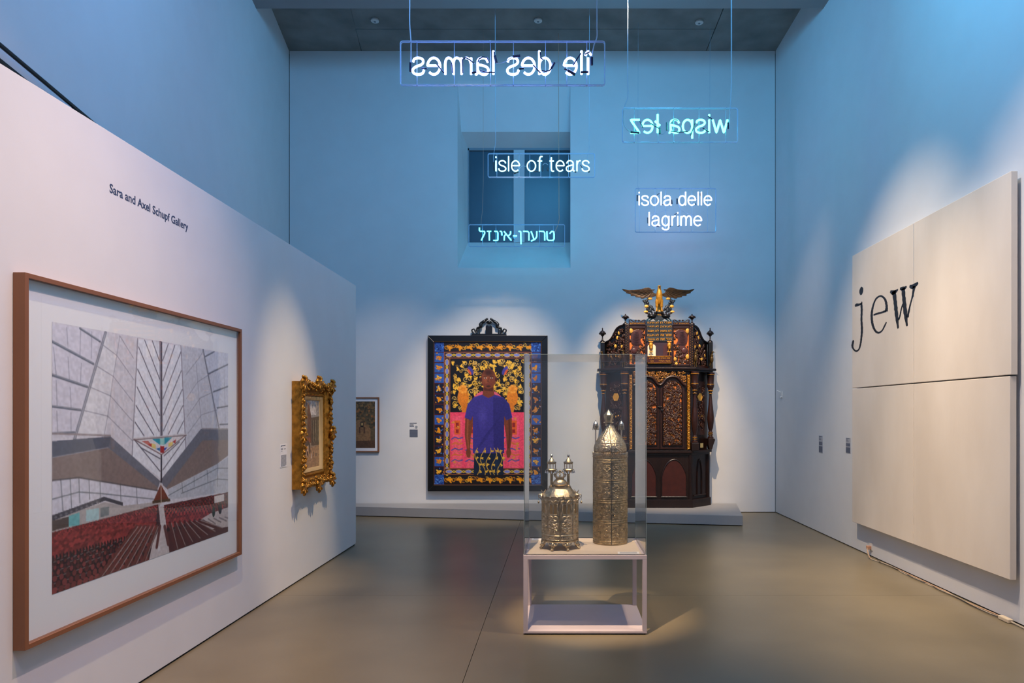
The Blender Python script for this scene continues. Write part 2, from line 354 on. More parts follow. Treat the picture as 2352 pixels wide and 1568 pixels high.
# ceiling: low soffit, then the raised concrete bay over the far end
st = MB(); st.box(-5.0, 3.8, -3.1, YS, ZS, ZC+0.25); struct(st.build('ceiling_soffit', M_soffit, smooth=False))
cb = MB(); cb.box(-5.0, 3.8, YS, YB+0.3, ZC+0.03, ZC+0.2); ceil = struct(cb.build('ceiling', M_dark, smooth=False))
g = 0.006
def xj(Y): return -3.36 + 0.165*(YB-Y)
for poly in ([(-4.9, YS), (xj(YS)-g, YS), (xj(YB)-g, YB+.1), (-4.9, YB+.1)], [(xj(YS)+g, YS), (2.478-g, YS), (2.478-g, 10.87-g), (xj(10.87)+g, 10.87-g)],
             [(xj(10.87)+g, 10.87+g), (2.478-g, 10.87+g), (2.478-g, YB+.1), (xj(YB)+g, YB+.1)], [(2.478+g, YS), (3.75, YS), (3.75, YB+.1), (2.478+g, YB+.1)]):
    MB().prism(poly, ZC, ZC+0.03, lambda u, v, d: (u, v, d)).build('concrete_panel', M_ceil, ceil, smooth=False)
for k, (px, py) in enumerate(((861, 49), (1236, 49), (1606, 53))):
    Y = (ZC-0.03-EYE)*F/(CY-py); X = (px-CX)/F*Y
    t = thing('smoke_detector', ('round white detector cap on the concrete ceiling, leftmost of three', 'round white detector cap on the concrete ceiling, middle of three', 'round white detector cap on the concrete ceiling, rightmost of three')[k], 'detector', (X, Y, ZC), 'round caps on the concrete ceiling')
    MB().lathe([(0.055, 0), (0.055, -0.008), (0.062, -0.012), (0.062, -0.028), (0.05, -0.036)], X, Y, ZC, 24).build('cover', M_white, t)
    MB().lathe([(0.018, -0.036), (0.018, -0.042), (0.012, -0.045)], X, Y, ZC, 12).build('sensor_eye', M_wf, t)
# twin black rail on the left wall, seen over the partition
t = thing('wall_rail', 'twin black rails on the upper left wall above the partition', 'rail', (-3.2, 3.9, 3.7))
dv = Vector((-0.177, 1, 0)).normalized(); nv = Vector((1, 0.177, 0)).normalized()
for z in (3.755, 3.665):
    a = Vector((XL(1.9), 1.9, z)) + nv*0.05; b = Vector((XL(8.0), 8.0, z)) + nv*0.05
    MB().tube([a, b], 0.013, 8).build('rail', M_black, t)
for Yk in (2.4, 4.62, 6.4):
    a = Vector((XL(Yk), Yk, 3.71)); q = MB(); q.tube([a, a+nv*0.045], 0.008, 8); q.tube([a+nv*0.045+Vector((0,0,-.05)), a+nv*0.045+Vector((0,0,.05))], 0.008, 8); q.build('bracket', M_black, t)

# low platform under the ark
pl = thing('display_platform', 'long low grey platform along the foot of the back wall', 'platform', (-0.3, 10.9, 0))
plan = [(-4.3, 11.27), (2.72, 10.13), (2.98, 11.51), (-4.3, 11.51)]
MB().prism(plan, 0.012, 0.155, lambda u, v, d: (u, v, d)).build('deck', M_grey, pl, bevel=0.003)
MB().prism([(-4.28, 11.30), (2.70, 10.16), (2.95, 11.5), (-4.28, 11.5)], 0.0, 0.012, lambda u, v, d: (u, v, d)).build('plinth', M_dark, pl)

# ------------------------------------------------------------------ neon signs
def arc(cx, cy, rx, ry, a0, a1, n=18):
    return [(cx+rx*math.cos(math.radians(a0+(a1-a0)*i/n)), cy+ry*math.sin(math.radians(a0+(a1-a0)*i/n))) for i in range(n+1)]
def s2(pts, n=5): return [(p.x, p.y) for p in cr([(x, y, 0) for x, y in pts], n)]
G = {
 'i': (.2, [[(.1,0),(.1,1)], [(.1,1.27),(.1,1.4)]]), 'l': (.2, [[(.1,0),(.1,1.42)]]),
 'I': (.3, [[(.15,0),(.15,1)], [(-.06,1.16),(.15,1.42),(.36,1.16)]]),
 'L': (.3, [[(.12,0),(.12,1.42)], [(-.08,.55),(.34,.9)]]),
 'e': (.9, [[(.06,.53),(.88,.53)] + arc(.46,.5,.42,.5,4,312)]),
 's': (.8, [s2([(.74,.76),(.66,.93),(.4,1.0),(.13,.92),(.08,.72),(.25,.57),(.55,.47),(.76,.3),(.7,.08),(.4,0),(.12,.07),(.02,.26)])]),
 'o': (.96, [arc(.48,.5,.44,.5,-90,270,26)]),
 'f': (.5, [[(.2,0),(.2,1.1)] + s2([(.2,1.1),(.26,1.33),(.42,1.4),(.52,1.39)]), [(.0,.97),(.48,.97)]]),
 't': (.5, [[(.2,1.32),(.2,.25)] + s2([(.2,.25),(.24,.05),(.36,0),(.48,.02)]), [(.0,.97),(.46,.97)]]),
 'a': (.9, [s2([(.08,.74),(.2,.94),(.44,1),(.68,.92),(.76,.74),(.76,.4),(.76,.15),(.82,.02),(.92,.03)]), s2([(.76,.6),(.42,.54),(.12,.42),(.05,.22),(.17,.03),(.4,0),(.64,.1),(.75,.28)])]),
 'r': (.45, [[(.1,0),(.1,1)], s2([(.1,.62),(.2,.88),(.36,.99),(.48,.98)])]),
 'd': (.9, [[(.82,0),(.82,1.42)], arc(.45,.5,.38,.5,0,360,24)]),
 'g': (.9, [arc(.45,.5,.38,.5,0,360,24), [(.82,1),(.82,-.1)] + s2([(.82,-.1),(.74,-.34),(.46,-.42),(.18,-.34),(.1,-.2)])]),
 'm': (1.3, [[(.1,0),(.1,1)], s2([(.1,.66),(.2,.9),(.4,1),(.56,.93),(.63,.7),(.63,.3),(.63,0)]), s2([(.63,.66),(.76,.9),(.94,1),(1.1,.93),(1.18,.7),(1.18,.3),(1.18,0)])]),
 'w': (1.2, [[(0,1),(.3,0),(.6,1),(.9,0),(1.2,1)]]), 'p': (.9, [[(.1,1),(.1,-.42)], arc(.48,.5,.38,.5,-180,180,24)]),
 'z': (.75, [[(0,1),(.74,1),(0,0),(.76,0)]]), ' ': (.42, []), '-': (.4, [[(0,.5),(.42,.5)]]),
 'H1': (.62, [[(0,1.4),(0.0,1.12),(.08,1.0),(.56,1.0),(.58,.78),(.2,0)]]), 'H2': (.5, [[(0,1),(.46,1)], [(.24,1),(.26,0)]]),
 'H3': (.5, [[(.1,1),(.42,.98),(.48,.85),(.48,0),(0,0)]]), 'H4': (.26, [[(.0,1),(.2,.98),(.22,.55)]]),
 'H5': (.78, [[(0,1),(.78,0)], [(.7,1),(.7,.7),(.45,.5)], [(.02,0),(.04,.5),(.26,.72)]]), 'H6': (.3, [[(0,1),(.24,.97),(.26,-.4)]]),
 'H7': (.66, [[(0,1),(.5,.98),(.62,.84),(.62,0)]]), 'H8': (.66, [[(.62,1),(.6,.4),(.42,.12),(0,-.06)], [(.0,1),(.3,.16)]]),
 'H9': (.78, [[(.3,.74),(.5,1),(.72,.96),(.76,.7),(.76,.15),(.62,0),(.16,0),(.02,.14),(0,1)]]),
}
def neon(label, Y, box_px, lines, rods, col, es, mirrored, cables, black, wires, rt=0.011, cable_m=None, ztop=ZS):
    x0, y0, x1, y1 = box_px; a = P(x0, y0, Y); b = P(x1, y1, Y)
    t = thing('neon_sign', label, 'neon sign', ((a.x+b.x)/2, Y, b.z), None)
    mt = glow('neon_glow', col, es); D = 0.03; fy = Y + (0.045 if not mirrored else -0.0)
    fm = MB(); c = 0.02
    for yy in (Y-0.012, Y+0.012):
        X0, X1, Z0, Z1 = a.x, b.x, b.z, a.z
        pts = [(X0+c,yy,Z0),(X1-c,yy,Z0),(X1-c*.3,yy,Z0+c*.3),(X1,yy,Z0+c),(X1,yy,Z1-c),(X1-c*.3,yy,Z1-c*.3),(X1-c,yy,Z1),(X0+c,yy,Z1),(X0+c*.3,yy,Z1-c*.3),(X0,yy,Z1-c),(X0,yy,Z0+c),(X0+c*.3,yy,Z0+c*.3)]
        fm.tube(pts, 0.0048, 6, True)
    fm.build('frame', M_rod, t)
    for r in rods:
        X = (r-CX)/F*Y; q = MB(); q.tube([(X, Y+0.016, b.z), (X, Y+0.016, a.z)], 0.0035, 6)
        for z in (a.z, b.z): q.tube([(X, Y-0.016, z), (X, Y+0.016, z)], 0.006, 6)
        q.build('rod', M_rod, t)
    for (s, l, r, base, top) in lines:
        toks = s if isinstance(s, list) else list(s)
        gap = 0.17 if not isinstance(s, list) else 0.19
        tot = sum(G[k][0]+gap for k in toks)-gap; H = (base-top)/F*Y; W = (r-l)/F*Y; z0 = P(0, base, Y).z; sx = W/tot; cur = 0
        for k in toks:
            wd, st = G[k]; 
            if st:
                q = MB()
                for pl_ in st:
                    pts = []
                    for (u, v) in pl_:
                        U = (cur+u)*sx; X = (l-CX)/F*Y + U if not mirrored else (r-CX)/F*Y - U
                        pts.append((X, Y, z0+v*H))
                    # round the corners of bent tube
                    rp = []
                    for i, p in enumerate(pts):
                        p = Vector(p)
                        if 0 < i < len(pts)-1:
                            A = Vector(pts[i-1]); B = Vector(pts[i+1]); d1 = (A-p); d2 = (B-p)
                            if d1.length > 0.03 and d2.length > 0.03 and d1.angle(d2) < 2.6:
                                e = 0.012; rp += [p+d1.normalized()*e, p*0.6+(p+d1.normalized()*e)*.2+(p+d2.normalized()*e)*.2, p+d2.normalized()*e]; continue
                        rp.append(p)
                    cl = len(rp) > 15 and (rp[0]-rp[-1]).length < 1e-4
                    q.tube(rp[:-1] if cl else rp, rt, 8, cl)
                q.build('letter', mt, t)
            cur += wd+gap
    yy = Y-0.035 if mirrored else Y+0.03
    for pts, r in black: MB().tube([P(x, y, yy) for x, y in pts], r, 7).build('connector', M_slate if not mirrored else M_blackneon, t)
    for pts in wires: MB().tube(cr([P(x, y, yy) for x, y in pts], 6), 0.003, 6).build('jumper_wire', M_cab, t)
    for pts in cables:
        top = P(pts[0][0], pts[0][1], Y); top.z = ztop; rest = [P(x, y, Y) for x, y in pts[1:]]; l0 = (rest[1]-rest[0]).length if len(rest) > 1 else .1
        rest = [rest[0] + (top-rest[0]).normalized()*min(l0, .5*(top-rest[0]).length)] + rest; MB().tube([top] + cr(rest, 5), pts[0][2] if len(pts[0]) > 2 else 0.0042, 6).build('cable', cable_m or M_cab, t)
    return t
M_cab = mat('pale_cable', (165, 180, 195), 0.45); M_cabw = mat('copper_cable', (196, 160, 140), 0.5)
M_blackneon = mat('blacked_out_tube', (14, 22, 60), 0.25)
def c1(l): return [(880+x/2.8, 60+y/2.8) for x, y in l]
def c2(l): return [(1040+x/3.675, 320+y/3.675) for x, y in l]
thin = 0.006; fat = 0.0125
neon('uppermost blue-violet neon sign reading île des larmes in mirror writing', 6.3, (920, 96, 1389, 196), [(['I','l','e',' ','d','e','s',' ','l','a','r','m','e','s'], 947, 1356, 171, 133)],
     [957, 1043, 1126, 1179, 1253, 1302, 1348], (0.22, 0.32, 1.0), 12, True,
     [[(941, 0, 0.006), (941, 56), (944, 100), (943, 150)], [(1371, 0, 0.006), (1371, 85), (1364, 105), (1359, 135)]],
     [(c1(p), r) for p, r in (([(245,275),(255,270),(285,275)], thin), ([(345,245),(392,302)], thin), ([(440,235),(448,300)], thin), ([(512,300),(510,215),(530,202),(555,215)], thin), ([(555,215),(585,240)], thin),
      ([(570,300),(600,296)], fat*.8), ([(610,232),(618,210),(640,198),(668,202),(682,230)], thin), ([(625,285),(660,296),(718,297)], thin), ([(714,165),(716,195)], thin), ([(717,190),(728,235)], fat), ([(835,195),(882,190)], fat),
      ([(875,275),(905,272)], fat*.7), ([(965,250),(1012,302)], thin), ([(1010,168),(1013,205),(1030,215)], thin), ([(1018,285),(1045,292),(1070,285),(1085,270)], thin), ([(1082,272),(1102,236)], fat*.9), ([(1165,275),(1190,285)], thin), ([(1190,285),(1235,312)], fat*1.1),
      ([(1222,250),(1272,175)], thin), ([(1270,296),(1320,295)], fat*.8), ([(1342,200),(1342,250)], fat), ([(175,235),(175,292)], fat*.8), ([(1295,182),(1330,165)], thin))],
     [c1([(728,235),(745,240),(790,225),(840,192)]), c1([(1100,236),(1125,232),(1160,260),(1190,285)])], 0.0112)
neon('green-cyan neon sign reading wispa łez in mirror writing', 7.9, (1430, 249, 1694, 327), [(['w','i','s','p','a',' ','L','e','z'], 1448, 1671, 305, 275)],
     [1457, 1512, 1548, 1606, 1668], (0.07, 1.0, 0.70), 7.5, True,
     [[(1442, 0, 0.0055), (1442, 222), (1433, 250), (1432, 280), (1440, 297), (1452, 303)], [(1680, 0, 0.0062), (1680, 190), (1678, 235), (1674, 290)]],
     [(c1(p), r) for p, r in (([(1590,680),(1648,686)], fat), ([(1650,610),(1672,655)], thin), ([(1720,625),(1778,660)], thin), ([(1778,655),(1780,692)], fat), ([(1824,620),(1824,670)], fat*.8), ([(1850,628),(1870,602),(1895,605)], thin),
      ([(1850,675),(1900,682),(1960,678)], thin), ([(1978,702),(2008,620)], thin), ([(2055,655),(2098,682)], thin), ([(2088,578),(2115,598)], thin), ([(2218,620),(2219,660)], fat*.8))],
     [c1([(1780,690),(1800,694),(1822,670)])], 0.0120)
neon('pale cyan neon sign reading isle of tears, hanging before the dark window', 9.7, (1121, 353, 1366, 407), [('isle of tears', 1137, 1354, 393, 369)],
     [1141, 1192, 1217, 1242, 1263, 1306], (0.35, 0.85, 1.0), 4.5, False,
     [[(1137, 0, 0.0035), (1138, 328), (1134, 354), (1134, 372)], [(1354, 0, 0.003), (1353, 343), (1349, 356), (1349, 380)]],
     [(c2(p), r) for p, r in (([(345,195),(352,265)], fat), ([(370,265),(420,272),(470,270)], thin), ([(515,287),(556,272)], fat), ([(375,165),(405,175)], thin), ([(482,165),(497,200)], thin), ([(755,220),(757,268)], fat), ([(680,272),(745,272)], thin),
      ([(802,240),(803,268)], fat), ([(1078,215),(1100,255)], thin), ([(1143,255),(1150,278)], fat), ([(1010,262),(1042,278)], fat*.8))],
     [c2([(560,250),(585,228),(615,226)]), c2([(755,222),(778,202),(805,215)])], 0.0085, ztop=ZC)
neon('violet-white neon sign reading isola delle lagrime on two lines', 10.7, (1459, 433, 1644, 533), [('isola delle', 1466, 1635, 471, 449.5), ('lagrime', 1489, 1612, 518, 496)],
     [1469, 1505, 1529, 1562, 1590, 1626], (0.5, 0.56, 1.0), 6, False,
     [[(1466, 0, 0.0022), (1465, 427), (1467, 434), (1466, 446)], [(1631, 0, 0.0022), (1630, 425), (1635, 440), (1635, 455)]],
     [(c2(p), r) for p, r in (([(1558,470),(1558,520)], fat), ([(1720,472),(1745,456)], thin), ([(1760,550),(1800,552)], thin), ([(1845,510),(1850,545)], fat), ([(1893,500),(1893,545)], fat), ([(2090,455),(2092,475)], fat), ([(2045,540),(2055,555)], thin),
      ([(1645,660),(1648,708)], fat*.8), ([(1690,725),(1745,738)], thin), ([(1820,742),(1850,725)], thin), ([(1870,640),(1890,622)], thin), ([(1895,728),(1915,728)], fat), ([(2070,640),(2095,665)], thin))],
     [c2([(1850,560),(1835,588),(1780,605),(1700,622),(1655,655)]), c2([(1900,545),(1925,590),(1980,625),(2040,640),(2080,655)])], 0.0098, ztop=ZC)
neon('bright azure neon sign in Hebrew letters at the foot of the window niche', 11.0, (1077, 516, 1297, 566), [(['H1','H2','H3','H4','H5','-','H6','H7','H8','H7','H9'], 1101, 1273, 552, 531)],
     [1108, 1139, 1182, 1239, 1271], (0.05, 0.62, 1.0), 9, False,
     [[(1110, 0, 0.0025), (1110, 420), (1108, 480), (1105, 510), (1104, 530)], [(1283, 0, 0.0055), (1284, 505), (1280, 520), (1274, 533)]],
     [(c2(p), r) for p, r in (([(235,725),(238,795)], thin), ([(300,850),(365,852)], thin), ([(480,800),(520,850)], .006), ([(650,835),(690,790)], .006), ([(780,835),(800,780)], .006))],
     [c2([(480,850),(500,830),(545,828)])], 0.0100, cable_m=M_cabw, ztop=ZC)
# ------------------------------------------------------------------ large framed photograph on the partition
def TX(Xp, sgn):     # text on a wall x = Xp; u runs along the wall as a reader sees it
    return lambda Y0, z0: (lambda u, v, d: (Xp + sgn*d, Y0 + sgn*u, z0 + v))
fp = thing('framed_photograph', 'large wood-framed photograph of a steep white hall with red seats', 'photograph', (-2.6, 4.35, 0.55))
Y0, Y1, Z0, Z1 = 3.245, 5.463, 0.549, 2.349; ft = 0.024; XF = -2.54; XM = -2.572
def bar(poly, z0, z1, name='frame_bar'): return MB().prism(poly, z0, z1, lambda u, v, d: (u, v, d)).build(name, M_oak, fp, bevel=0.0015)
MB().box(-2.598, XF, Y0, Y0+ft, Z0, Z1).build('frame_bar', M_oak, fp, bevel=0.0015)
MB().box(-2.598, XF, Y1-ft, Y1, Z0, Z1).build('frame_bar', M_oak, fp, bevel=0.0015)
MB().box(-2.598, XF, Y0+ft, Y1-ft, Z1-ft, Z1).build('frame_bar', M_oak, fp, bevel=0.0015)
MB().box(-2.598, XF, Y0+ft, Y1-ft, Z0, Z0+ft).build('frame_bar', M_oak, fp, bevel=0.0015)
MB().box(-2.598, XM, Y0+ft, Y1-ft, Z0+ft, Z1-ft).build('mat_board', mat('mat_board_white', (238, 240, 238), 0.8), fp, smooth=False)
MB().box(-2.552, -2.550, Y0+ft, Y1-ft, Z0+ft, Z1-ft).build('glazing', M_glass, fp, smooth=False)
W_, H_ = 400, 300
cv = Cv(W_, H_, (208, 208, 212))
def K(x, y):       # target pixel -> print coordinates
    Y = 2.57*F/(CX-x); z = EYE+(CY-y)*Y/F; return ((Y-3.459)/1.836*W_, (2.142-z)/1.382*H_)
def k1(*l): return [K(20+x/3.136, 600+y/3.136) for x, y in l]
def k2(*l): return [K(20+x/3.028, 1050+y/3.028) for x, y in l]
cv.poly(k1((315,450),(697,515),(475,1275),(315,1240)), (208, 208, 216)); cv.poly(k1((930,560),(1240,612),(1275,1345),(1100,1568),(890,1395)), (222, 226, 230))
cv.poly(k1((700,515),(780,680),(700,1250),(500,1240)), (218, 220, 222)); cv.poly(k1((1240,612),(1400,640),(1500,1200),(1390,1210),(1275,1340)), (196, 200, 206)); cv.poly(k1((1400,640),(1585,670),(1585,1180),(1520,1190)), (200, 205, 214))
th = (120, 122, 134)
for l in (((420,480),(430,620)), ((520,500),(515,690)), ((600,510),(597,700)), ((325,620),(345,820)), ((430,690),(440,850)), ((525,735),(520,870)), ((345,860),(352,1040)), ((445,910),(452,1060)), ((350,1080),(355,1225)), ((450,1090),(452,1230)),
          ((680,605),(780,680),(802,540)), ((780,680),(755,830),(735,970),(715,1115),(690,1245)), ((635,755),(755,830)), ((595,910),(735,970)), ((545,1075),(715,1115)), ((780,680),(900,850)), ((755,830),(895,1010)), ((735,970),(892,1150)), ((715,1115),(890,1290)),
          ((802,540),(900,700)), ((1275,820),(1370,700),(1405,640)), ((1360,870),(1470,800)), ((1280,990),(1360,870)), ((1380,985),(1475,940)), ((1285,1120),(1380,985)), ((1390,1105),(1500,1070)), ((1290,1240),(1390,1105)), ((1350,740),(1390,1200)), ((1440,830),(1500,1190)), ((1550,780),(1560,1160))):
    cv.line(k1(*l), .9, th, .8)
for l, wd in ((((315,580),(612,740)), 3), (((315,820),(568,905)), 3), (((315,1045),(520,1072)), 2.6), (((515,485),(660,580)), 2.5), (((315,1240),(475,1230)), 2.2), (((1410,690),(1480,652)), 2.4), (((1440,810),(1582,742)), 2.4), (((1475,940),(1582,900)), 2.4), (((1500,1056),(1582,1042)), 2.4), (((1520,1175),(1582,1172)), 2.2)):
    cv.line(k1(*l), wd, (88, 94, 106)); cv.line(k1(*[(x, y-4) for x, y in l]), 1, (150, 156, 164))
cv.line(k1((700,515),(478,1278)), 4.2, (110, 114, 124)); cv.line(k1((700,515),(478,1278)), 1.6, (175, 178, 186)); cv.line(k1((1400,640),(1515,1205)), 3.4, (100, 104, 114)); cv.line(k1((1400,640),(1515,1205)), 1.2, (160, 164, 170))
cv.line(k1((930,560),(890,1395)), 1.6, (120,118,128)); cv.line(k1((1240,612),(1275,1345)), 1.6, (120,112,122))
for l in (((980,570),(1088,850)), ((937,620),(1088,985)), ((1035,575),(1085,715)), ((930,780),(1088,1110)), ((925,905),(1085,1225)), ((918,1040),(1045,1250)), ((912,1160),(975,1255)), ((1150,597),(1110,715)), ((1197,607),(1112,860)), ((1240,655),(1112,990)),
          ((1243,790),(1115,1105)), ((1250,925),(1115,1220)), ((1255,1040),(1150,1245)), ((1260,1150),(1215,1240)), ((905,1283),(1090,1510)), ((1275,1270),(1112,1500)), ((950,1340),(1090,1420)), ((1230,1300),(1120,1400))):
    cv.line(k1(*l), 1.5, (84, 84, 96))
gry = (108, 112, 122); brn = (130, 116, 110)
cv.poly(k1((315,1415),(720,1340))+k2((1040,200),(1035,232),(640,165),(490,140),(305,160)), brn)
cv.poly(k1((315,1415),(500,1378),(620,1568),(315,1568)), (142,128,120), .5)
cv.poly(k1((315,1295),(735,1260))+k2((1055,165),(1040,210))+k1((720,1342),(315,1415)), gry)
cv.poly(k1((315,1295),(735,1260),(722,1340),(315,1415)), (92, 98, 110)); cv.line(k1((315,1240),(735,1255)), 2, (150,140,138)); cv.line(k1((320,1412),(718,1340)), .8, (170,172,178))
cv.poly(k1((1390,1290),(1582,1285),(1582,1395))+k2((1450,45),(1105,222),(1070,190)), brn)
cv.poly(k1((1385,1205),(1582,1210),(1582,1285),(1395,1290))+k2((1095,212),(1058,168))+k1((1100,1568)), gry)
cv.line(k1((1395,1205),(1582,1208)), 2, (150,146,148))
cv.poly(k2((305,160),(490,140),(640,165),(1035,232),(1010,300),(790,350),(665,275),(305,400)), (206, 208, 216)); cv.poly(k2((1105,225),(1450,45),(1527,0),(1527,240),(1120,292)), (186, 192, 198))
for l in (((305,290),(490,240),(640,250),(1015,290)), ((490,140),(497,315)), ((365,155),(380,370)), ((637,165),(640,275)), ((778,190),(782,300)), ((890,210),(895,320)), ((560,150),(565,290)), ((430,148),(440,350)), ((1110,265),(1450,75),(1527,75)), ((1200,250),(1450,150),(1527,155)), ((1205,175),(1210,240)), ((1290,135),(1290,200)), ((1380,90),(1385,170)), ((1450,45),(1450,200))):
    cv.line(k2(*l), 1.1, (96, 104, 110))
cv.line(k2((305,160),(490,140),(640,165),(1035,230)), 1.6, (84,80,84))
cv.poly(k2((305,425),(670,310),(800,335),(1060,305),(1050,340),(305,525)), (176, 172, 168)); cv.poly(k2((420,405),(495,380),(495,470),(420,480)), (110,180,180)); cv.poly(k2((540,365),(630,350),(630,430),(540,445)), (170,205,205)); cv.poly(k2((640,350),(700,340),(700,400),(640,415)), (120,130,130))
cv.poly(k2((305,440),(420,410),(420,480),(305,510)), (88,78,72)); cv.poly(k2((305,402),(665,272),(797,312),(795,336),(672,300),(305,440)), (70, 70, 78))
for i in range(9): cv.ell(*k2((330+i*36, 415-i*13))[0], 2.2, 1.6, (110,110,116))
cv.poly(k2((1058,185),(1000,318),(1122,302)), (112, 56, 40)); cv.poly(k2((1000,300),(1122,285),(1126,304),(1000,320)), (80,60,40))
rng = random.Random(4)
def seats(quad, rows, cols, c):
    A, B, D, E = [np.array(k2(q)[0]) for q in quad]        # back left, back right, front right, front left
    for i in range(rows):
        t = (i/(rows-1))**1.35
        for j in range(cols):
            u = (j+.5*(i % 2))/cols; p = (A*(1-u)+B*u)*(1-t)+(E*(1-u)+D*u)*t; s_ = 2.2+5.2*t
            cv.rect(p[0]-s_*.9, p[1]-s_*.35, p[0]+s_*.9, p[1]+s_*.9, (44, 26, 28)); k = .8+.5*rng.random()
            cv.ell(p[0], p[1]-s_*.3, s_*.62, s_*.62, tuple(x*k for x in c)); 
            if rng.random() < .55: cv.line([(p[0]-s_*.8, p[1]+s_*.7), (p[0]+s_*.6, p[1]+s_*.55)], .8, (165, 160, 158), .8)
cv.poly(k2((305,520),(1040,325),(1060,470),(975,722),(305,956)), (70, 36, 38)); cv.poly(k2((1080,330),(1527,240),(1527,520),(1115,662),(1075,470)), (78, 38, 40))
seats([(300,530),(1040,335),(1020,500),(300,700)], 12, 36, (124, 50, 48)); seats([(300,700),(1020,500),(975,720),(300,950)], 8, 18, (104, 48, 46))
seats([(1085,345),(1527,250),(1500,420),(1100,480)], 9, 20, (130, 50, 48))
cv.poly(k2((1320,440),(1400,390),(1527,345),(1527,480),(1400,500)), (196, 186, 180))
for i in range(5): cv.line(k2((1350+i*38,430-i*4),(1400+i*38,470-i*10)), 2.4, (140,130,128))
for i in range(7): cv.line(k2((1120+i*34,455-i*3),(1160+i*52,640-i*24)), 6, (86, 40, 40)); cv.line(k2((1132+i*34,455-i*3),(1176+i*52,632-i*24)), 1.6, (150,136,130))
for i in range(6): cv.line(k2((1030-i*28,478),(930-i*70,725+i*34)), 5, (104, 56, 50)); cv.line(k2((1040-i*28,480),(948-i*70,728+i*34)), 1.4, (160,146,140))
cv.poly(k2((1045,345),(1078,340),(1090,420),(1118,662),(975,722),(1000,600),(1055,470)), (194, 188, 186))
cv.line(k2((1052,480),(1030,620)), 6, (96, 54, 52)); cv.line(k2((1085,480),(1110,600)), 6, (96,54,52)); cv.ell(*k2((1046,632))[0], 3, 4, (205,205,205))
cv.line(k2((1060,170),(1061,320)), 1.6, (190,180,160)); cv.rect(*(k2((1430,270))[0]+k2((1498,300))[0]), (210,205,200)); cv.ell(*k2((1425,375))[0], 5, 9, (50,62,50)); cv.ell(*k2((1470,350))[0], 6, 10, (44,34,34))
cv.line(k1((1095,585),(1100,1250)), 5.5, (92, 90, 100)); cv.line(k1((1092,585),(1097,1250)), 1.2, (170,168,178)); cv.line(k1((1104,585),(1105,1250)), 1.4, (60,58,68)); cv.line(k1((1100,1390),(1100,1568))+k2((1060,170)), 3.6, (46,44,54))
cv.poly(k1((905,1283),(1275,1250),(1102,1392)), (216, 214, 214))
for pts, c in ((((1035,1280),(1090,1275),(1090,1322)), (34,150,170)), (((1122,1272),(1178,1268),(1124,1320)), (34,150,170)), (((1090,1275),(1122,1273),(1124,1322),(1090,1322)), (150,205,195)), (((960,1296),(1005,1292),(1030,1322),(1000,1320)), (186,110,100)), (((1030,1310),(1060,1318),(1060,1352),(1030,1340)), (220,200,120)),
               (((1000,1320),(1030,1310),(1030,1338)), (180,50,44)), (((1062,1350),(1090,1340),(1090,1368)), (40,110,170)), (((1092,1330),(1120,1330),(1120,1380),(1092,1378)), (160,36,40)), (((1120,1345),(1145,1338),(1122,1366)), (30,60,160)), (((1150,1310),(1185,1296),(1180,1325),(1150,1338)), (225,205,120)), (((1180,1300),(1205,1280),(1200,1312)), (180,60,50))):
    cv.poly(k1(*pts), c)
cv.line(k1((900,1280),(1280,1247)), 2.6, (200,196,196)); cv.line(k1((900,1286),(1280,1253)), 1, (96,80,80)); cv.line(k1((905,1283),(1102,1392),(1275,1252)), 1.4, (110,84,84))
img = cv.out()*1.06; img *= (0.94+0.1*noise2(H_, W_, 3, 5))[..., None]
picture('print', img, (XM+0.0015, 3.459, 2.142), (0, 1.836, 0), (0, 0, -1.382), fp, 0.5)

# ------------------------------------------------------------------ gallery name in vinyl letters
o = text_obj('letter', 'Sara and Axel Schupf Gallery', M_navy, 0.833, 0.0535, TX(-2.6, 1)(3.945, 2.956), depth=0.0015, align='LEFT', weight=0.012)
vl = thing('wall_lettering', 'dark blue gallery name lettering high on the partition', 'lettering', (-2.6, 4.35, 2.956))
bm = bmesh.new(); bm.from_mesh(o.data); seen = set(); bpy.data.objects.remove(o); k = 0
bm.verts.ensure_lookup_table(); isl = []
for v in bm.verts:
    if v.index in seen: continue
    st_ = [v]; seen.add(v.index); cur_ = []
    while st_:
        w_ = st_.pop(); cur_.append(w_)
        for e_ in w_.link_edges:
            n_ = e_.other_vert(w_)
            if n_.index not in seen: seen.add(n_.index); st_.append(n_)
    isl.append(cur_)
for cur_ in isl:
    ix = {v.index: i for i, v in enumerate(cur_)}; fs_ = {f for v in cur_ for f in v.link_faces}
    q = MB(); q.add([tuple(v.co) for v in cur_], [tuple(ix[v.index] for v in f.verts) for f in fs_]); q.build('letter', M_navy, vl, smooth=False)
bm.free()

# ------------------------------------------------------------------ wall labels
def wall_label(label, T, w_, h_, m, lines, group='wall labels', card=True, ink=None):
    t = thing('wall_label', label, 'label', tuple(T(0, 0, 0)), group)
    if card:
        q = MB(); q.prism([(0,0),(w_,0),(w_,h_),(0,h_)], 0.0, 0.003, lambda u, v, d: T(u, v, d)); q.build('card', m, t, smooth=False)
    q = MB()
    for (u0, u1, v0, v1) in lines:
        q.prism([(u0*w_, v0*h_), (u1*w_, v0*h_), (u1*w_, v1*h_), (u0*w_, v1*h_)], 0.003 if card else 0.0, 0.0038, lambda u, v, d: T(u, v, d))
    q.build('printed_lines', ink or M_ink, t, smooth=False, kind='stuff')
    return t
L1 = [(.08,.75,.93,.955),(.08,.25,.90,.92),(.08,.4,.80,.82),(.08,.35,.765,.785),(.55,.8,.78,.8),(.08,.3,.70,.715)] + [(.08,.9-.2*(k == 17),.52-k*.028,.532-k*.028) for k in range(18)]
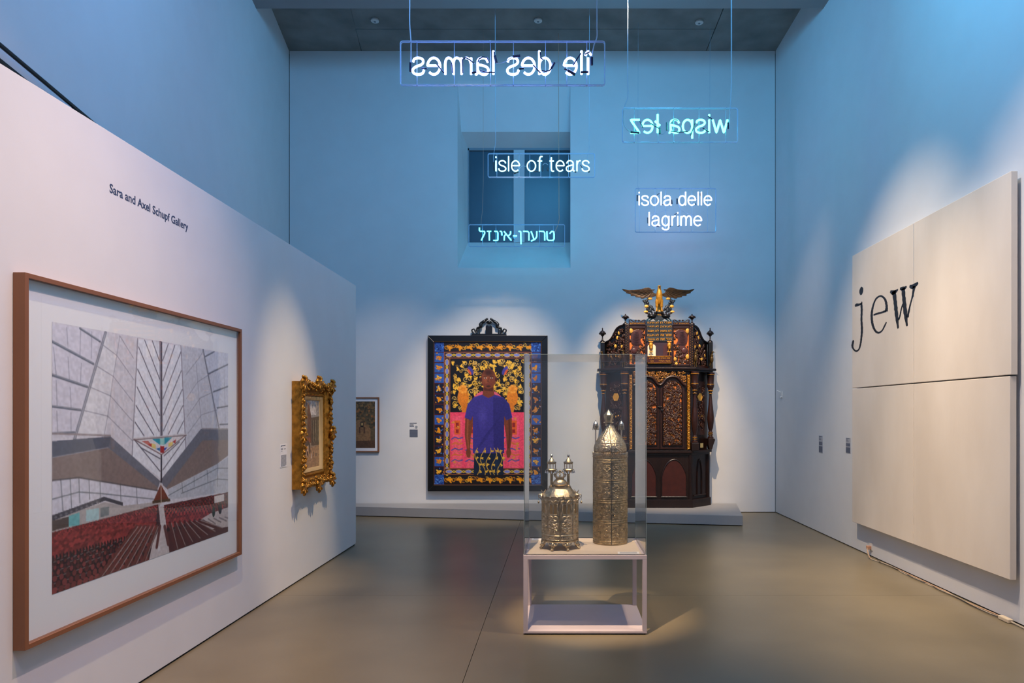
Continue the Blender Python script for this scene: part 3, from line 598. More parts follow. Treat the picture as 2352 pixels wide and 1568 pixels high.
wall_label('white text label beside the gilt frame on the partition', lambda u, v, d: (-2.5995+d, 6.352+u, 1.17+v), 0.152, 0.216, M_card, L1)
L2 = [(.05,.85,.93,.97),(.05,.5,.82,.86),(.05,.55,.74,.77),(.7,.95,.74,.76),(.68,.95,.68,.70),(.7,.92,.62,.64)] + [(.05,.97,.5-k*.05,.53-k*.05) for k in range(10)]
wall_label('tall grey text label on the back wall left of the portrait', lambda u, v, d: ((940-CX)/136+u, YB-0.0005-d, 1.26+v), 0.147, 0.262, M_card, L2, card=False)
M_c2 = mat('grey_label_card', (170, 172, 180), 0.6)
for nm, x, yb, yt in (('narrow grey text label on the right wall, nearest the room corner', 1885, 1039, 1000), ('narrow grey text label on the right wall beside the panels', 1948, 1040, 1005)):
    Yc = XR*F/(x-CX); s = F/Yc
    wall_label(nm, lambda u, v, d, Yc=Yc, s=s, yb=yb: (XR-0.0005-d, Yc+0.06-u, EYE-(yb-CY)/s+v), 0.135, (yb-yt)/s, M_c2, [(.05,.8,.93,.97),(.05,.5,.84,.87),(.05,.6,.76,.79)] + [(.05,.95,.62-k*.03,.64-k*.03) for k in range(7)] + [(.02,.98,.02,.38)])

# ------------------------------------------------------------------ gilt-framed street painting
gf = thing('gilt_framed_painting', 'small street painting in a thick carved gilt frame', 'painting', (-2.6, 7.06, 0.92))
def GT(u, v, d): return (-2.598+d, 6.62+u, 0.925+v)      # u along the wall, v up, d out
GW, GH, GB = 0.885, 1.075, 0.165
rng = random.Random(11)
def sweep(prof, r0, name, m):        # mitred moulding, profile (inset, height)
    q = MB(); vs = []; 
    for ins, h in prof:
        for (a, b) in ((0,0),(1,0),(1,1),(0,1)):
            vs.append(GT(ins + a*(GW-2*ins), ins + b*(GH-2*ins), h))
    fs = [(i*4+k, i*4+(k+1) % 4, (i+1)*4+(k+1) % 4, (i+1)*4+k) for i in range(len(prof)-1) for k in range(4)]
    q.add(vs, fs); return q.build(name, m, gf, ang=0.9)
sweep([(0.01, 0.0), (0.01, 0.085), (0.025, 0.105), (0.05, 0.10), (0.075, 0.065), (0.10, 0.045), (0.12, 0.05), (0.13, 0.06), (0.142, 0.055), (0.15, 0.04), (0.152, 0.02)], 0, 'frame_moulding', M_gilt)
sweep([(0.150, 0.045), (0.155, 0.05), (0.185, 0.035), (0.19, 0.02)], 0, 'liner', mat('cream_liner', (206, 172, 120), 0.5, 0.2))
q = MB()
def orn(u, v, s):
    for _ in range(3):
        a = rng.random()*6.28; pts = [Vector(GT(u+math.cos(a+t*1.1)*s*(1-t/5), v+math.sin(a+t*1.1)*s*(1-t/5), 0.10+rng.random()*0.006)) for t in (0,1,2,3,4)]
        q.tube(cr(pts, 3), [s*.22, s*.34, s*.3, s*.2], 6)
    q.ball(GT(u, v, 0.112), 0.4*s, 0.45*s, 0.45*s, 8, 5)
per = []
n1, n2 = 17, 21
for i in range(n1): per += [(i/(n1-1)*GW, 0.0), (i/(n1-1)*GW, GH)]
for i in range(n2): per += [(0.0, i/(n2-1)*GH), (GW, i/(n2-1)*GH)]
for u, v in per:
    e = 0.026+0.010*rng.random(); uu = min(max(u, e), GW-e); vv = min(max(v, e), GH-e); orn(uu+rng.uniform(-.01,.01), vv+rng.uniform(-.012,.012), 0.024+0.012*rng.random())
for i in range(120):
    side = rng.randrange(4); t = rng.random(); ins = rng.uniform(.03,.1)
    u, v = ((t*GW, ins), (t*GW, GH-ins), (ins, t*GH), (GW-ins, t*GH))[side]; orn(min(max(u,.04),GW-.04), min(max(v,.04),GH-.04), 0.018)
q.build('carved_foliage', M_gilt, gf, kind='stuff', ang=1.2)
for (u, v) in ((0.03,0.03),(GW-.03,0.03),(0.03,GH-.03),(GW-.03,GH-.03),(GW/2,0.012),(GW/2,GH-.012),(.012,GH/2),(GW-.012,GH/2)):
    q = MB(); q.ball(GT(u, v, 0.105), .025, .06, .06, 12, 8)
    for k in range(7):
        a = k*2*PI/7; q.tube(cr([GT(u+math.cos(a)*.02, v+math.sin(a)*.02, .12), GT(u+math.cos(a)*.055, v+math.sin(a)*.055, .125), GT(u+math.cos(a+.3)*.08, v+math.sin(a+.3)*.08, .105)], 4), [.008,.014,.006], 6)
    q.build('shell_boss', M_gilt, gf, ang=1.2)
q = MB()                                               # bead row round the inner edge
for i in range(30): 
    for v in (0.128, GH-0.128): q.ball(GT(.13+i*(GW-.26)/29, v, .058), .007, .007, .007, 6, 4)
for i in range(38):
    for u in (0.128, GW-0.128): q.ball(GT(u, .13+i*(GH-.26)/37, .058), .007, .007, .007, 6, 4)
q.build('bead_row', M_gilt, gf, kind='stuff')
cv = Cv(120, 190, (150, 130, 108)); cv.poly([(0,0),(120,0),(120,70),(0,60)], (156,150,146)); cv.rect(0, 8, 60, 24, (110, 100, 92)); cv.rect(46, 0, 98, 42, (196, 190, 188)); cv.poly([(50,30),(44,190),(58,190)], (108,70,48), 0)
cv.poly([(0,30),(40,20),(42,150),(0,160)], (128,112,84)); cv.poly([(40,30),(50,5),(66,50),(66,120),(40,120)], (104,76,54)); cv.poly([(62,50),(120,46),(120,128),(66,128)], (96,84,66)); cv.poly([(0,140),(120,128),(120,190),(0,190)], (166,130,96))
for i in range(7): cv.line([(4+i*5,44),(5+i*5,140)], 1.4, (196,180,140) if i % 2 else (76,66,50))
for i in range(6): cv.line([(72+i*8,58),(73+i*8,118)], 1.6, (180,168,130) if i % 2 else (60,56,46))
cv.rect(30,104,60,118,(140,86,56)); cv.poly([(24,150),(28,118),(44,112),(58,122),(60,150),(52,150),(50,126),(34,126),(32,150)], (84,72,56)); cv.rect(38,128,46,142,(206,160,130)); cv.rect(39,142,45,154,(50,44,44)); cv.rect(64,150,70,164,(210,190,170)); cv.rect(80,146,84,158,(60,52,48)); cv.rect(94,150,100,160,(88,78,70))
for i in range(5): cv.line([(20+i*25,190),(28+i*18,150)], .8, (120,96,76))
img = cv.out()*(0.86+.28*noise2(190, 120, 4, 2))[..., None]
picture('painted_canvas', img, GT(.186, GH-.186, .022), (0, GW-.372, 0), (0, 0, -(GH-.372)), gf, 0.4)

# ------------------------------------------------------------------ small framed picture behind the partition
sf = thing('framed_picture', 'small brown picture in thin wood frame on back wall, half behind partition', 'picture', (-3.42, 11.5, 1.02))
x0, x1, z0, z1 = -3.80, -3.04, 1.02, 1.944; t_ = .02
for b in ((x0,x1,z1-t_,z1),(x0,x1,z0,z0+t_),(x0,x0+t_,z0+t_,z1-t_),(x1-t_,x1,z0+t_,z1-t_)): MB().box(b[0],b[1],YB-.04,YB-.002,b[2],b[3]).build('frame_bar', M_oak, sf, bevel=.001)
MB().box(x0+t_, x1-t_, YB-.02, YB-.004, z0+t_, z1-t_).build('mat_board', M_card, sf, smooth=False)
cv = Cv(96, 120, (92, 76, 52))
for i in range(420): cv.ell(rng.random()*96, rng.random()**1.5*70, 1.5+rng.random()*2, 1.5+rng.random()*2, rng.choice([(60,52,36),(118,92,56),(76,64,42),(140,92,50)]))
cv.poly([(10,60),(60,46),(84,70),(84,104),(10,104)], (134,98,64)); 
for i in range(5): cv.rect(18+i*12,66,22+i*12,82,(80,54,38))
cv.rect(58,52,66,66,(34,26,24)); cv.rect(60,55,64,62,(196,160,100)); cv.poly([(0,104),(96,100),(96,120),(0,120)], (84,58,40))
picture('print', cv.out()*(0.85+.3*noise2(120,96,3,3))[..., None], (x0+.07, YB-.0215, z1-.07), (x1-x0-.14,0,0), (0,0,-(z1-z0-.14)), sf)

# ------------------------------------------------------------------ black-framed portrait: a plain stand-in of the same size and colours
pf = thing('framed_portrait', 'large black-framed portrait of a man in blue shirt on gold and pink ornament', 'painting', (-1.2, 11.5, 0.37))
X0, X1, Z0, Z1 = -2.208, -0.198, 0.368, 2.977; fw = .105
def miter(a, b, c_, d_, name, m, y0=YB-.1, y1=YB-.002): return MB().prism([a, b, c_, d_], y0, y1).build(name, m, pf, bevel=.006)
miter((X0,Z1),(X1,Z1),(X1-fw,Z1-fw),(X0+fw,Z1-fw),'frame_bar',M_ebony); miter((X0,Z0),(X1,Z0),(X1-fw,Z0+fw),(X0+fw,Z0+fw),'frame_bar',M_ebony)
miter((X0,Z0),(X0,Z1),(X0+fw,Z1-fw),(X0+fw,Z0+fw),'frame_bar',M_ebony); miter((X1,Z0),(X1,Z1),(X1-fw,Z1-fw),(X1-fw,Z0+fw),'frame_bar',M_ebony)
q = MB(); e = fw; q.tube([(X0+e,YB-.096,Z0+e),(X1-e,YB-.096,Z0+e),(X1-e,YB-.096,Z1-e),(X0+e,YB-.096,Z1-e)], .006, 6, True); q.build('gold_fillet', mat('dull_gold_fillet', (120, 84, 46), .4, .5), pf)
q = MB(); cxp = (X0+X1)/2+.02; zt = Z1                       # carved crest
q.prism([(cxp-.3,zt),(cxp+.3,zt),(cxp+.28,zt+.03),(cxp-.28,zt+.03)], YB-.09, YB-.02)
for s in (-1, 1):
    q.tube(cr([(cxp+s*.26,YB-.06,zt+.03),(cxp+s*.29,YB-.06,zt+.09),(cxp+s*.25,YB-.06,zt+.11),(cxp+s*.23,YB-.06,zt+.07),(cxp+s*.2,YB-.06,zt+.05)], 6), .012, 7)
    q.tube(cr([(cxp+s*.22,YB-.06,zt+.05),(cxp+s*.2,YB-.06,zt+.12),(cxp+s*.14,YB-.06,zt+.15),(cxp+s*.14,YB-.06,zt+.2),(cxp+s*.07,YB-.06,zt+.25),(cxp+s*.02,YB-.06,zt+.29)], 6), [.012,.02,.03,.026,.018,.01], 8)
    q.ball((cxp+s*.135,YB-.06,zt+.185), .03, .03, .035); q.ball((cxp+s*.055,YB-.06,zt+.265), .022)
    for k in (0, 1): q.tube([(cxp+s*(.16+k*.04),YB-.06,zt+.03),(cxp+s*(.17+k*.03),YB-.06,zt+.11)], .012, 6)
q.ball((cxp, YB-.06, zt+.225), .05, .03, .03)
q.prism([(cxp-.055,zt+.03),(cxp+.055,zt+.03),(cxp+.055,zt+.14)]+[(cxp+.0275+.0275*math.cos(a),zt+.14+.03*math.sin(a)) for a in (.5,1,1.57,2.1,2.7)]+[(cxp-.0275+.0275*math.cos(a),zt+.14+.03*math.sin(a)) for a in (.5,1,1.57,2.1,2.7)]+[(cxp-.055,zt+.14)], YB-.08, YB-.05)
q.build('carved_crest', M_ebony, pf, ang=1.0)
W_, H_ = 290, 386
cv = Cv(W_, H_, (26, 24, 34)); rng = random.Random(21)
gold = (232, 148, 20); gl = (244, 188, 62); dkb = (18, 20, 40); blu = (46, 88, 168)
def swirl(x, y, s, c, a=None, wd=None):
    a = rng.random()*6.28 if a is None else a; pts = []
    for k in range(10):
        r = s*(1-k/11); pts.append((x+math.cos(a+k*.75)*r, y+math.sin(a+k*.75)*r))
    cv.line(pts, wd or max(1.1, s*.26), c)
def leaf(x, y, s, c, a):
    cv.ell(x, y, s, s*.42, c, 1, a); cv.ell(x+math.cos(a+1.1)*s*.5, y+math.sin(a+1.1)*s*.5, s*.7, s*.3, c, 1, a+1.1)
cw = 28
cv.rect(0,0,W_,H_,(70,28,34))
for yi in range(12):                                            # side cells
    y = 30+yi*28
    for x in (2, W_-cw):
        bg = blu if yi < 3 or yi % 4 == 2 else (24,26,46); cv.rect(x, y, x+cw-3, y+25, bg)
        for k in range(9): cv.ell(x+rng.random()*24+1, y+rng.random()*22+1, 2.2, 1.4, rng.choice([blu,(90,130,200),gold,(40,60,120)]), 1, rng.random()*3)
        leaf(x+12, y+12, 8, rng.choice([gold,gl,(200,120,40)]), rng.random()*3); swirl(x+12, y+14, 6, rng.choice([gold,(190,110,40)]))
for y, h in ((2,25),(H_-28,26)):
    cv.rect(cw, y, W_-cw, y+h, (30,24,26))
    for k in range(26): swirl(cw+6+k*9.1, y+12+rng.uniform(-4,4), 6.5, rng.choice([gold,gl,(190,120,40)])); 
    for k in range(9): leaf(cw+14+k*27, y+13, 9, gold, rng.uniform(-.4,.4))
for x in (2, W_-cw):
    for y in (2, H_-28): cv.rect(x,y,x+25,y+26,(40,80,160)); [cv.ell(x+rng.random()*24,y+rng.random()*24,2.6,1.2,rng.choice([(20,40,100),(90,140,210)]),1,rng.random()*3) for _ in range(26)]
for (a, b, c_, d_) in ((cw,29,W_-cw,44),(cw,44,cw+15,H_-29),(W_-cw-15,44,W_-cw,H_-29),(cw,H_-44,W_-cw,H_-29)):      # chain border
    cv.rect(a,b,c_,d_,(38,32,60)); vert = (d_-b) > (c_-a); L = (d_-b) if vert else (c_-a); n = int(L/24)
    for k in range(n):
        t = (k+.5)*L/n; x, y = ((a+c_)/2, b+t) if vert else (a+t, (b+d_)/2)
        rx, ry = (5.4, 9.5) if vert else (9.5, 5.4); cv.ell(x,y,rx,ry,(226,176,60)); cv.ell(x,y,rx-1.6,ry-1.6,(120,130,200)); x2, y2 = (x, y+L/n/2) if vert else (x+L/n/2, y); cv.ell(x2,y2,3.6,3.6,(220,190,60)); cv.ell(x2,y2,1.6,1.6,(90,60,30))
    for ln in (((a,b),(c_,b)),((a,d_),(c_,d_)),((a,b),(a,d_)),((c_,b),(c_,d_))): cv.line(ln, 1.4, (190,110,50))
fx0, fx1, fy0, fy1 = cw+16, W_-cw-16, 46, H_-46
cv.rect(fx0, fy0, fx1, fy1, (20, 20, 26))
for i in range(230): swirl(rng.uniform(fx0+4,fx1-4), rng.uniform(fy0+4, 190), rng.uniform(4,8), rng.choice([gl,(226,186,96),(200,150,60)]))
for i in range(90): leaf(rng.uniform(fx0+6,fx1-6), rng.uniform(fy0+6, 190), 6, gl, rng.random()*6)
for s in (-1, 1):                                              # plain orange and violet blossoms
    X = W_/2+s*66; cv.ell(X, 150, 15, 24, (222,128,36)); cv.ell(X+s*3, 128, 11, 11, (232,140,40)); cv.ell(X-s*4, 180, 9, 16, (214,120,34)); [cv.ell(X+math.cos(a)*9, 128+math.sin(a)*9, 3.4, 3.4, (240,160,60)) for a in np.arange(0,6.2,.9)]
    X = W_/2+s*46; cv.ell(X, 78, 6, 13, (70,66,150), 1, s*.5); cv.ell(X+s*3, 82, 3, 9, (214,90,50), 1, s*.5)
cv.rect(fx0, 190, fx1, fy1, (236, 74, 104))                    # pink ground of plain arches
cv.ell(W_/2, 175, 46, 44, (226, 98, 124)); cv.ell(W_/2, 175, 38, 36, (206,70,60), .6)
for k in range(5):
    x = fx0+6+k*38; cv.rect(x, 200, x+26, fy1, (240,90,116)); cv.rect(x+5, 212, x+21, 250, (224,96,44)); cv.rect(x+9, 218, x+17, 230, (150,40,40)); cv.rect(x+9, 236, x+17, 246, (150,40,40))
    for j in range(5): cv.line([(x-2,262+j*15),(x+7,257+j*15),(x+17,261+j*15),(x+27,258+j*15)], 3, (70,76,160) if j % 2 == 0 else (214,110,50))
    for j in range(12): cv.line([(x+4,256+j*7),(x+22,256+j*7)], 1, (216,120,60))
for i in range(26): leaf(rng.uniform(fx0+5,fx1-5), rng.uniform(200,fy1-6), 4.5, (216,140,60), rng.random()*6)
# a plain standing figure, frontal, arms down
sk = (122, 62, 40); skl = (176, 98, 62); skd = (72, 34, 26); tee = (62, 54, 138); ted = (40, 36, 100); jn = (22, 34, 56); fc = W_/2+2
for s in (-1, 1):
    cv.poly([(fc+s*48,170),(fc+s*62,200),(fc+s*64,250),(fc+s*58,290),(fc+s*50,292),(fc+s*47,250),(fc+s*40,210)], sk); cv.line([(fc+s*55,205),(fc+s*57,250),(fc+s*54,286)], 4, skl if s < 0 else skd, .6)
    cv.ell(fc+s*54, 298, 6.5, 11, sk)
    for k in range(4): cv.line([(fc+s*(50+k*2.6),302),(fc+s*(50+k*2.2),312-abs(k-1.5)*1.4)], 2.4, sk)
cv.poly([(fc-38,290),(fc+38,290),(fc+40,358),(fc-40,358)], jn); cv.line([(fc,300),(fc+1,358)], 2, (10,16,30)); cv.ell(fc-20,330,10,26,(34,56,84),.6,0,1); cv.ell(fc+22,330,10,26,(34,60,90),.6,0,1)
cv.poly([(fc-16,142),(fc-40,150),(fc-56,168),(fc-64,204),(fc-48,212),(fc-42,200),(fc-42,300),(fc+42,300),(fc+42,200),(fc+48,212),(fc+64,204),(fc+56,168),(fc+40,150),(fc+16,142)], tee)
cv.poly([(fc+12,150),(fc+40,152),(fc+56,170),(fc+62,204),(fc+48,210),(fc+42,200),(fc+42,300),(fc+14,300)], ted, .6); cv.ell(fc-16,200,16,40,(92,84,176),.5,0,1)
for k in range(5): cv.line([(fc-36+k*6,296-k*10),(fc-6+k*9,262-k*14)], 1.6, ted, .6)
cv.poly([(fc-13,118),(fc+13,118),(fc+16,144),(fc,152),(fc-16,144)], sk); cv.poly([(fc-13,122),(fc+13,122),(fc+12,134),(fc-11,132)], skd, .7)
cv.ell(fc,100,20,27,sk); cv.ell(fc-21,102,3.5,6.5,skd); cv.ell(fc+21,102,3.5,6.5,skd); cv.ell(fc-6,98,13,22,skl,.75,0,.9); cv.ell(fc,84,17,12,(54,28,22),.8,0,.7)
for s in (-1, 1): cv.line([(fc+s*4,93),(fc+s*13,93.5)], 1.6, (30,16,14)); cv.ell(fc+s*8.5,98,3.4,1.7,(226,216,200)); cv.ell(fc+s*8.5,98,1.7,1.7,(20,12,12))
cv.line([(fc,98),(fc-2,107),(fc+2,109)], 1.5, skd); cv.line([(fc-7,115),(fc,114),(fc+7,115)], 2.6, (120,50,44)); cv.ell(fc,120,6,2.4,(48,26,22),.7)
for k in range(5):                                             # gold tendrils low on the figure
    x = fc-30+k*15; pts = [(x+math.sin(t*.8+k)*7, 358-t*9) for t in range(9)]; cv.line(pts, 1.5, gl)
    for t in range(1, 8, 2): leaf(pts[t][0]+4, pts[t][1], 4.6, (226,176,60), t+k)
img = cv.out()*(0.92+.16*noise2(H_, W_, 2.5, 8))[..., None]
picture('painted_canvas', img, (X0+fw-.002, YB-.075, Z1-fw+.002), (X1-X0-2*fw+.004, 0, 0), (0, 0, -(Z1-Z0-2*fw+.004)), pf, 0.35)

# ------------------------------------------------------------------ four painted panels on the right wall
pp = thing('panel_painting', 'huge four-panel off-white painting bearing one black word', 'painting', (XR, 6.84, 0.35))
M_pan = mat('off_white_painted_linen', (210, 198, 184), 0.7, var=0.045, scale=1.4, bump=0.12, bscale=24, detail=8, stretch=(1, 1, .45), col2=(216, 206, 194))
ys = (8.307, 6.864, 5.378); zs = (0.355, 1.9755, 3.592); gp = 0.0045
for i in range(2):
    for j in range(2):
        sh = 0.014 if (i == 1 and j == 0) else 0
        MB().box(3.56, 3.614, ys[i+1]+gp+sh, ys[i]-gp, zs[j]+gp+(0.002 if j else 0), zs[j+1]-gp).build('canvas_panel', M_pan, pp, bevel=0.004)
q = MB(); 
for y in (5.6, 6.6, 7.2, 8.1):
    for z in (0.6, 1.7, 2.2, 3.3): q.box(3.612, XR-.002, y-.03, y+.03, z-.03, z+.03)
q.build('wall_batten', M_wood2, pp, smooth=False)
def ribbon(mb, pts, wds, X=3.5595, th=0.0012):                # painted stroke of changing width, points given in the crop of the photograph
    c = [PX(1700+x/3.563, 560+y/3.563, X) for x, y in pts]; ww = [w_/3.563/F for w_ in wds]
    n = len(c); seq = cr([(p.y, p.z, w_*p.y*1.0) for p, w_ in zip(c, ww)], 6); L = []; R = []
    for i, p in enumerate(seq):
        a = seq[max(i-1,0)]; b = seq[min(i+1,len(seq)-1)]; d = Vector((b.x-a.x, b.y-a.y)); d = d.normalized() if d.length > 1e-9 else Vector((1,0)); nn = Vector((-d.y, d.x)); h = p.z*(.6+.07*math.sin(i*2.3)); hy = 1.0 + 1.05*abs(nn.x)
        L.append((p.x+nn.x*h*hy, p.y+nn.y*h)); R.append((p.x-nn.x*h*hy, p.y-nn.y*h))
    for i in range(len(seq)-1):
        qd = [L[i], L[i+1], R[i+1], R[i]]; mb.add([(X-th,)+tuple(v) for v in qd]+[(X+.0003,)+tuple(v) for v in qd], [(0,1,2,3),(4,7,6,5),(0,4,5,1),(1,5,6,2),(2,6,7,3),(3,7,4,0)])
M_bp = mat('black_paint', (20, 22, 30), 0.5)
j_ = MB(); ribbon(j_, [(991,352),(992,370),(991,395),(990,416)], [8,27,27,12]); j_.build('letter_dot', M_bp, pp, smooth=False); j_ = MB(); ribbon(j_, [(940,508),(950,500),(975,496),(990,488),(999,474)], [12,20,14,12,10])
ribbon(j_, [(992,485),(995,540),(993,620),(997,700),(992,770),(985,820),(972,862),(950,876),(930,862),(919,835),(925,800),(928,787)], [14,15,14,16,14,13,12,11,12,16,17,8])
j_.build('painted_letter', M_bp, pp, smooth=False)
e_ = MB(); ribbon(e_, [(1092,580),(1130,568),(1160,560),(1195,547)], [11,13,12,16]); ribbon(e_, [(1196,552),(1199,510),(1188,458),(1163,430),(1140,428),(1112,450),(1092,495),(1078,560),(1078,620),(1088,672),(1108,712),(1133,726),(1160,710),(1182,672),(1197,640)], [22,16,15,12,11,14,14,16,16,16,15,12,11,12,9])
e_.build('painted_letter', M_bp, pp, smooth=False)
w_ = MB(); ribbon(w_, [(1258,385),(1270,480),(1280,580),(1293,690)], [26,22,22,10]); ribbon(w_, [(1296,620),(1308,590),(1320,530),(1333,490)], [16,10,9,10]); ribbon(w_, [(1334,362),(1341,450),(1352,560),(1366,672)], [24,22,24,10])
ribbon(w_, [(1370,600),(1392,500),(1410,430),(1426,345)], [16,10,11,20]); ribbon(w_, [(1229,388),(1248,398),(1270,392),(1292,372)], [14,30,24,10]); ribbon(w_, [(1308,368),(1330,364),(1345,362),(1363,348)], [16,24,22,10]); ribbon(w_, [(1387,345),(1410,350),(1435,335),(1457,318)], [16,30,28,14])
w_.build('painted_letter', M_bp, pp, smooth=False)

# ------------------------------------------------------------------ outlet, cords, small wall bracket
t = thing('wall_outlet', 'white socket low on the right wall under the panels', 'outlet', (XR, 7.99, 0.12))
MB().box(XR-.008, XR, 7.95, 8.03, 0.075, 0.165).build('cover_plate', M_white, t, bevel=.002)
MB().box(XR-.05, XR-.006, 7.97, 8.02, 0.085, 0.125).build('plug', mat('tan_plug', (190, 140, 110), .5), t, bevel=.004)
cd = thing('extension_cord', 'thin pale cord running along the foot of the right wall', 'cord', (3.6, 7.9, 0)); rng = random.Random(5)
M_tan = mat('tan_cord', (186, 150, 122), 0.5); M_pcord = mat('pale_cord', (168, 156, 138), .5)
for k, mm in ((0, M_tan), (1, M_pcord), (2, mat('dark_cord', (60, 56, 52), .5))):
    pts = [(XR-.045-.004*k, 7.99-.006*k, .10), (XR-.075, 7.93, .10), (XR-.09, 7.86+.02*k, .055), (XR-.085, 7.80, .012)] if k < 2 else [(XR-.03, 7.78, .008)]
    y = 7.6
    while y > 5.62: pts.append((XR-.035-.012*k+rng.uniform(-.016,.016), y, .007+.002*k)); y -= .24
    pts.append((XR-.05, 5.56, .015)); MB().tube(cr(pts, 5), .0045 if k < 2 else .004, 6).build('cord', mm, cd)
MB().box(XR-.075, XR-.03, 5.44, 5.57, .002, .034).build('connector', mat('cream_connector', (200, 184, 160), .5), cd, bevel=.006)
pts = [(XR-.05, 5.46, .016)] + [(XR-.05+rng.uniform(-.014,.014), 5.3-.25*i, .008) for i in range(9)]
MB().tube(cr(pts, 5), .007, 6).build('cord', M_pcord, cd)
t = thing('wall_bracket', 'tiny white bracket on the right wall near the room corner', 'bracket', (XR, 11.2, 1.99))
q = MB(); q.box(XR-.012, XR, 11.17, 11.25, 1.93, 2.03); q.build('back_plate', M_white, t, bevel=.002)
q = MB(); q.tube([(XR-.01, 11.24, 2.02), (XR-.06, 11.27, 2.05)], .008, 6); q.tube([(XR-.01, 11.19, 1.95), (XR-.04, 11.18, 1.93)], .008, 6); q.build('hook', M_white, t)
# ------------------------------------------------------------------ display table with acrylic cover
TX0, TX1, TY0, TY1 = -0.2737, 0.6628, 5.17, 5.895; TZ = 0.603; pw = 0.033
tb = thing('display_table', 'low open-framed white display table in mid-floor', 'table', (0.195, 5.53, 0))
for a in (TX0, TX1-pw):
    for b in (TY0, TY1-pw): MB().box(a, a+pw, b, b+pw, .028, TZ-pw).build('leg', M_frame, tb, bevel=.0015, smooth=False)
for b in (TY0, TY1-pw): MB().box(TX0, TX1, b, b+pw, TZ-pw, TZ).build('rail', M_frame, tb, bevel=.0015, smooth=False)
for a in (TX0, TX1-pw): MB().box(a, a+pw, TY0+pw, TY1-pw, TZ-pw, TZ).build('rail', M_frame, tb, bevel=.0015, smooth=False)
MB().box(TX0+pw, TX1-pw, TY0+pw, TY1-pw, TZ-pw+.004, TZ).build('table_top', M_deck, tb, smooth=False)
MB().box(TX0, TX1, TY0, TY1, .010, .028).build('bottom_shelf', M_frame, tb, bevel=.0015, smooth=False)
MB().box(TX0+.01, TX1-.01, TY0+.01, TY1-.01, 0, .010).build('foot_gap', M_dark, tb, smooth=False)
vt = thing('acrylic_cover', 'clear acrylic box standing on the display table', 'display case', (0.195, 5.53, TZ))
a0, a1, b0, b1, zt, th = TX0+.004, TX1-.003, TY0+.004, TY1-.004, 2.125, .008
MB().box(a0, a1, b0, b0+th, TZ+.001, zt-th).build('front_pane', M_acr, vt, smooth=False)
MB().box(a0, a1, b1-th, b1, TZ+.001, zt-th).build('back_pane', M_acr, vt, smooth=False)
M_side = clear_mat('clear_acrylic_side', (0.975, 0.985, 0.985), pwr=3.0, rough=0.03, haze=0.03)
for a in (a0, a1-th): MB().box(a, a+th, b0+th+.0005, b1-th-.0005, TZ+.001, zt-th).build('side_pane', M_side, vt, smooth=False)
MB().box(a0, a1, b0, b1, zt-th+.0005, zt).build('top_pane', M_acr, vt, smooth=False)
q = MB()
for a in (a0-.0005, a1-.0015): 
    for b in (b0-.0005, b1-.0015): q.box(a, a+.002, b, b+.002, TZ+.001, zt)
for b in (b0-.0005, b1-.0015): q.box(a0, a1, b, b+.002, zt-.002, zt+.0005)
for a in (a0-.0005, a1-.0015): q.box(a, a+.002, b0, b1, zt-.002, zt+.0005)
q.build('glued_edge', M_edge, vt, smooth=False)
q = MB(); e = .012
q.tube([(a0+e,b0+e,TZ+.002),(a1-e,b0+e,TZ+.002),(a1-e,b1-e,TZ+.002),(a0+e,b1-e,TZ+.002)], .0018, 4, True); q.build('base_seal', M_dark, vt)
lb = wall_label('white caption card lying on the table beside the tall case', lambda u, v, d: (0.455+u+v*.05-.01, 5.20+v, TZ+.0005+d), 0.165, 0.085, M_card, [(.1,.9,.85-k*.12,.88-k*.12) for k in range(6)], group='caption cards in the display case', ink=mat('pale_ink', (165, 168, 178), .7))
lb = wall_label('white caption card on the table behind the small case', lambda u, v, d: (-0.235+u, 5.80-v*0+v*.9-.03, TZ+.0005+d), 0.16, 0.09, M_card, [(.1,.9,.85-k*.12,.88-k*.12) for k in range(5)], group='caption cards in the display case', ink=bpy.data.materials['pale_ink'])

# ------------------------------------------------------------------ silver scroll cases
def relief_shell(name, m, parent, cx, cy, R, z0, z1, nth, nz, disp, facets=0, zprof=None):
    th_ = np.arange(nth)*2*PI/nth; zz = np.linspace(z0, z1, nz); TH, Z = np.meshgrid(th_, zz); D = disp(TH, Z)
    Rb = R if zprof is None else np.interp(Z, zprof[0], zprof[1])
    if facets: ph = (TH + PI/facets) % (2*PI/facets) - PI/facets; Rb = Rb*np.cos(PI/facets)/np.cos(ph)*(1-.0) 
    RR = Rb + D; X = cx+RR*np.cos(TH); Y = cy+RR*np.sin(TH); co = np.stack([X, Y, Z], -1).reshape(-1, 3)
    i = np.arange(nz-1)[:, None]*nth; k = np.arange(nth)[None]; k2 = (k+1) % nth
    q = np.stack([i+k, i+k2, i+nth+k2, i+nth+k], -1).reshape(-1, 4); me = bpy.data.meshes.new(name); nf = len(q)
    me.vertices.add(len(co)); me.vertices.foreach_set('co', co.ravel()); me.loops.add(nf*4); me.loops.foreach_set('vertex_index', q.ravel().astype(np.int32))
    me.polygons.add(nf); me.polygons.foreach_set('loop_start', (np.arange(nf)*4).astype(np.int32)); me.update(calc_edges=True); me.polygons.foreach_set('use_smooth', [True]*nf)
    me.materials.append(m); o = bpy.data.objects.new(name, me); C.objects.link(o); par(o, parent); return o
def bumps(TH, Z, R, lst):
    D = np.zeros_like(TH)
    for (t, z, st, sz, a, rot) in lst:
        dt = (TH-t+PI) % (2*PI)-PI; m = (np.abs(dt)*R < 3*max(st,sz)) & (np.abs(Z-z) < 3*max(st,sz)); u = dt[m]*R; v = (Z-z)[m]
        c, s = math.cos(rot), math.sin(rot); p = (u*c+v*s)/st; q = (-u*s+v*c)/sz; D[m] = np.maximum(D[m], a*np.exp(-(p*p+q*q)))
    return D
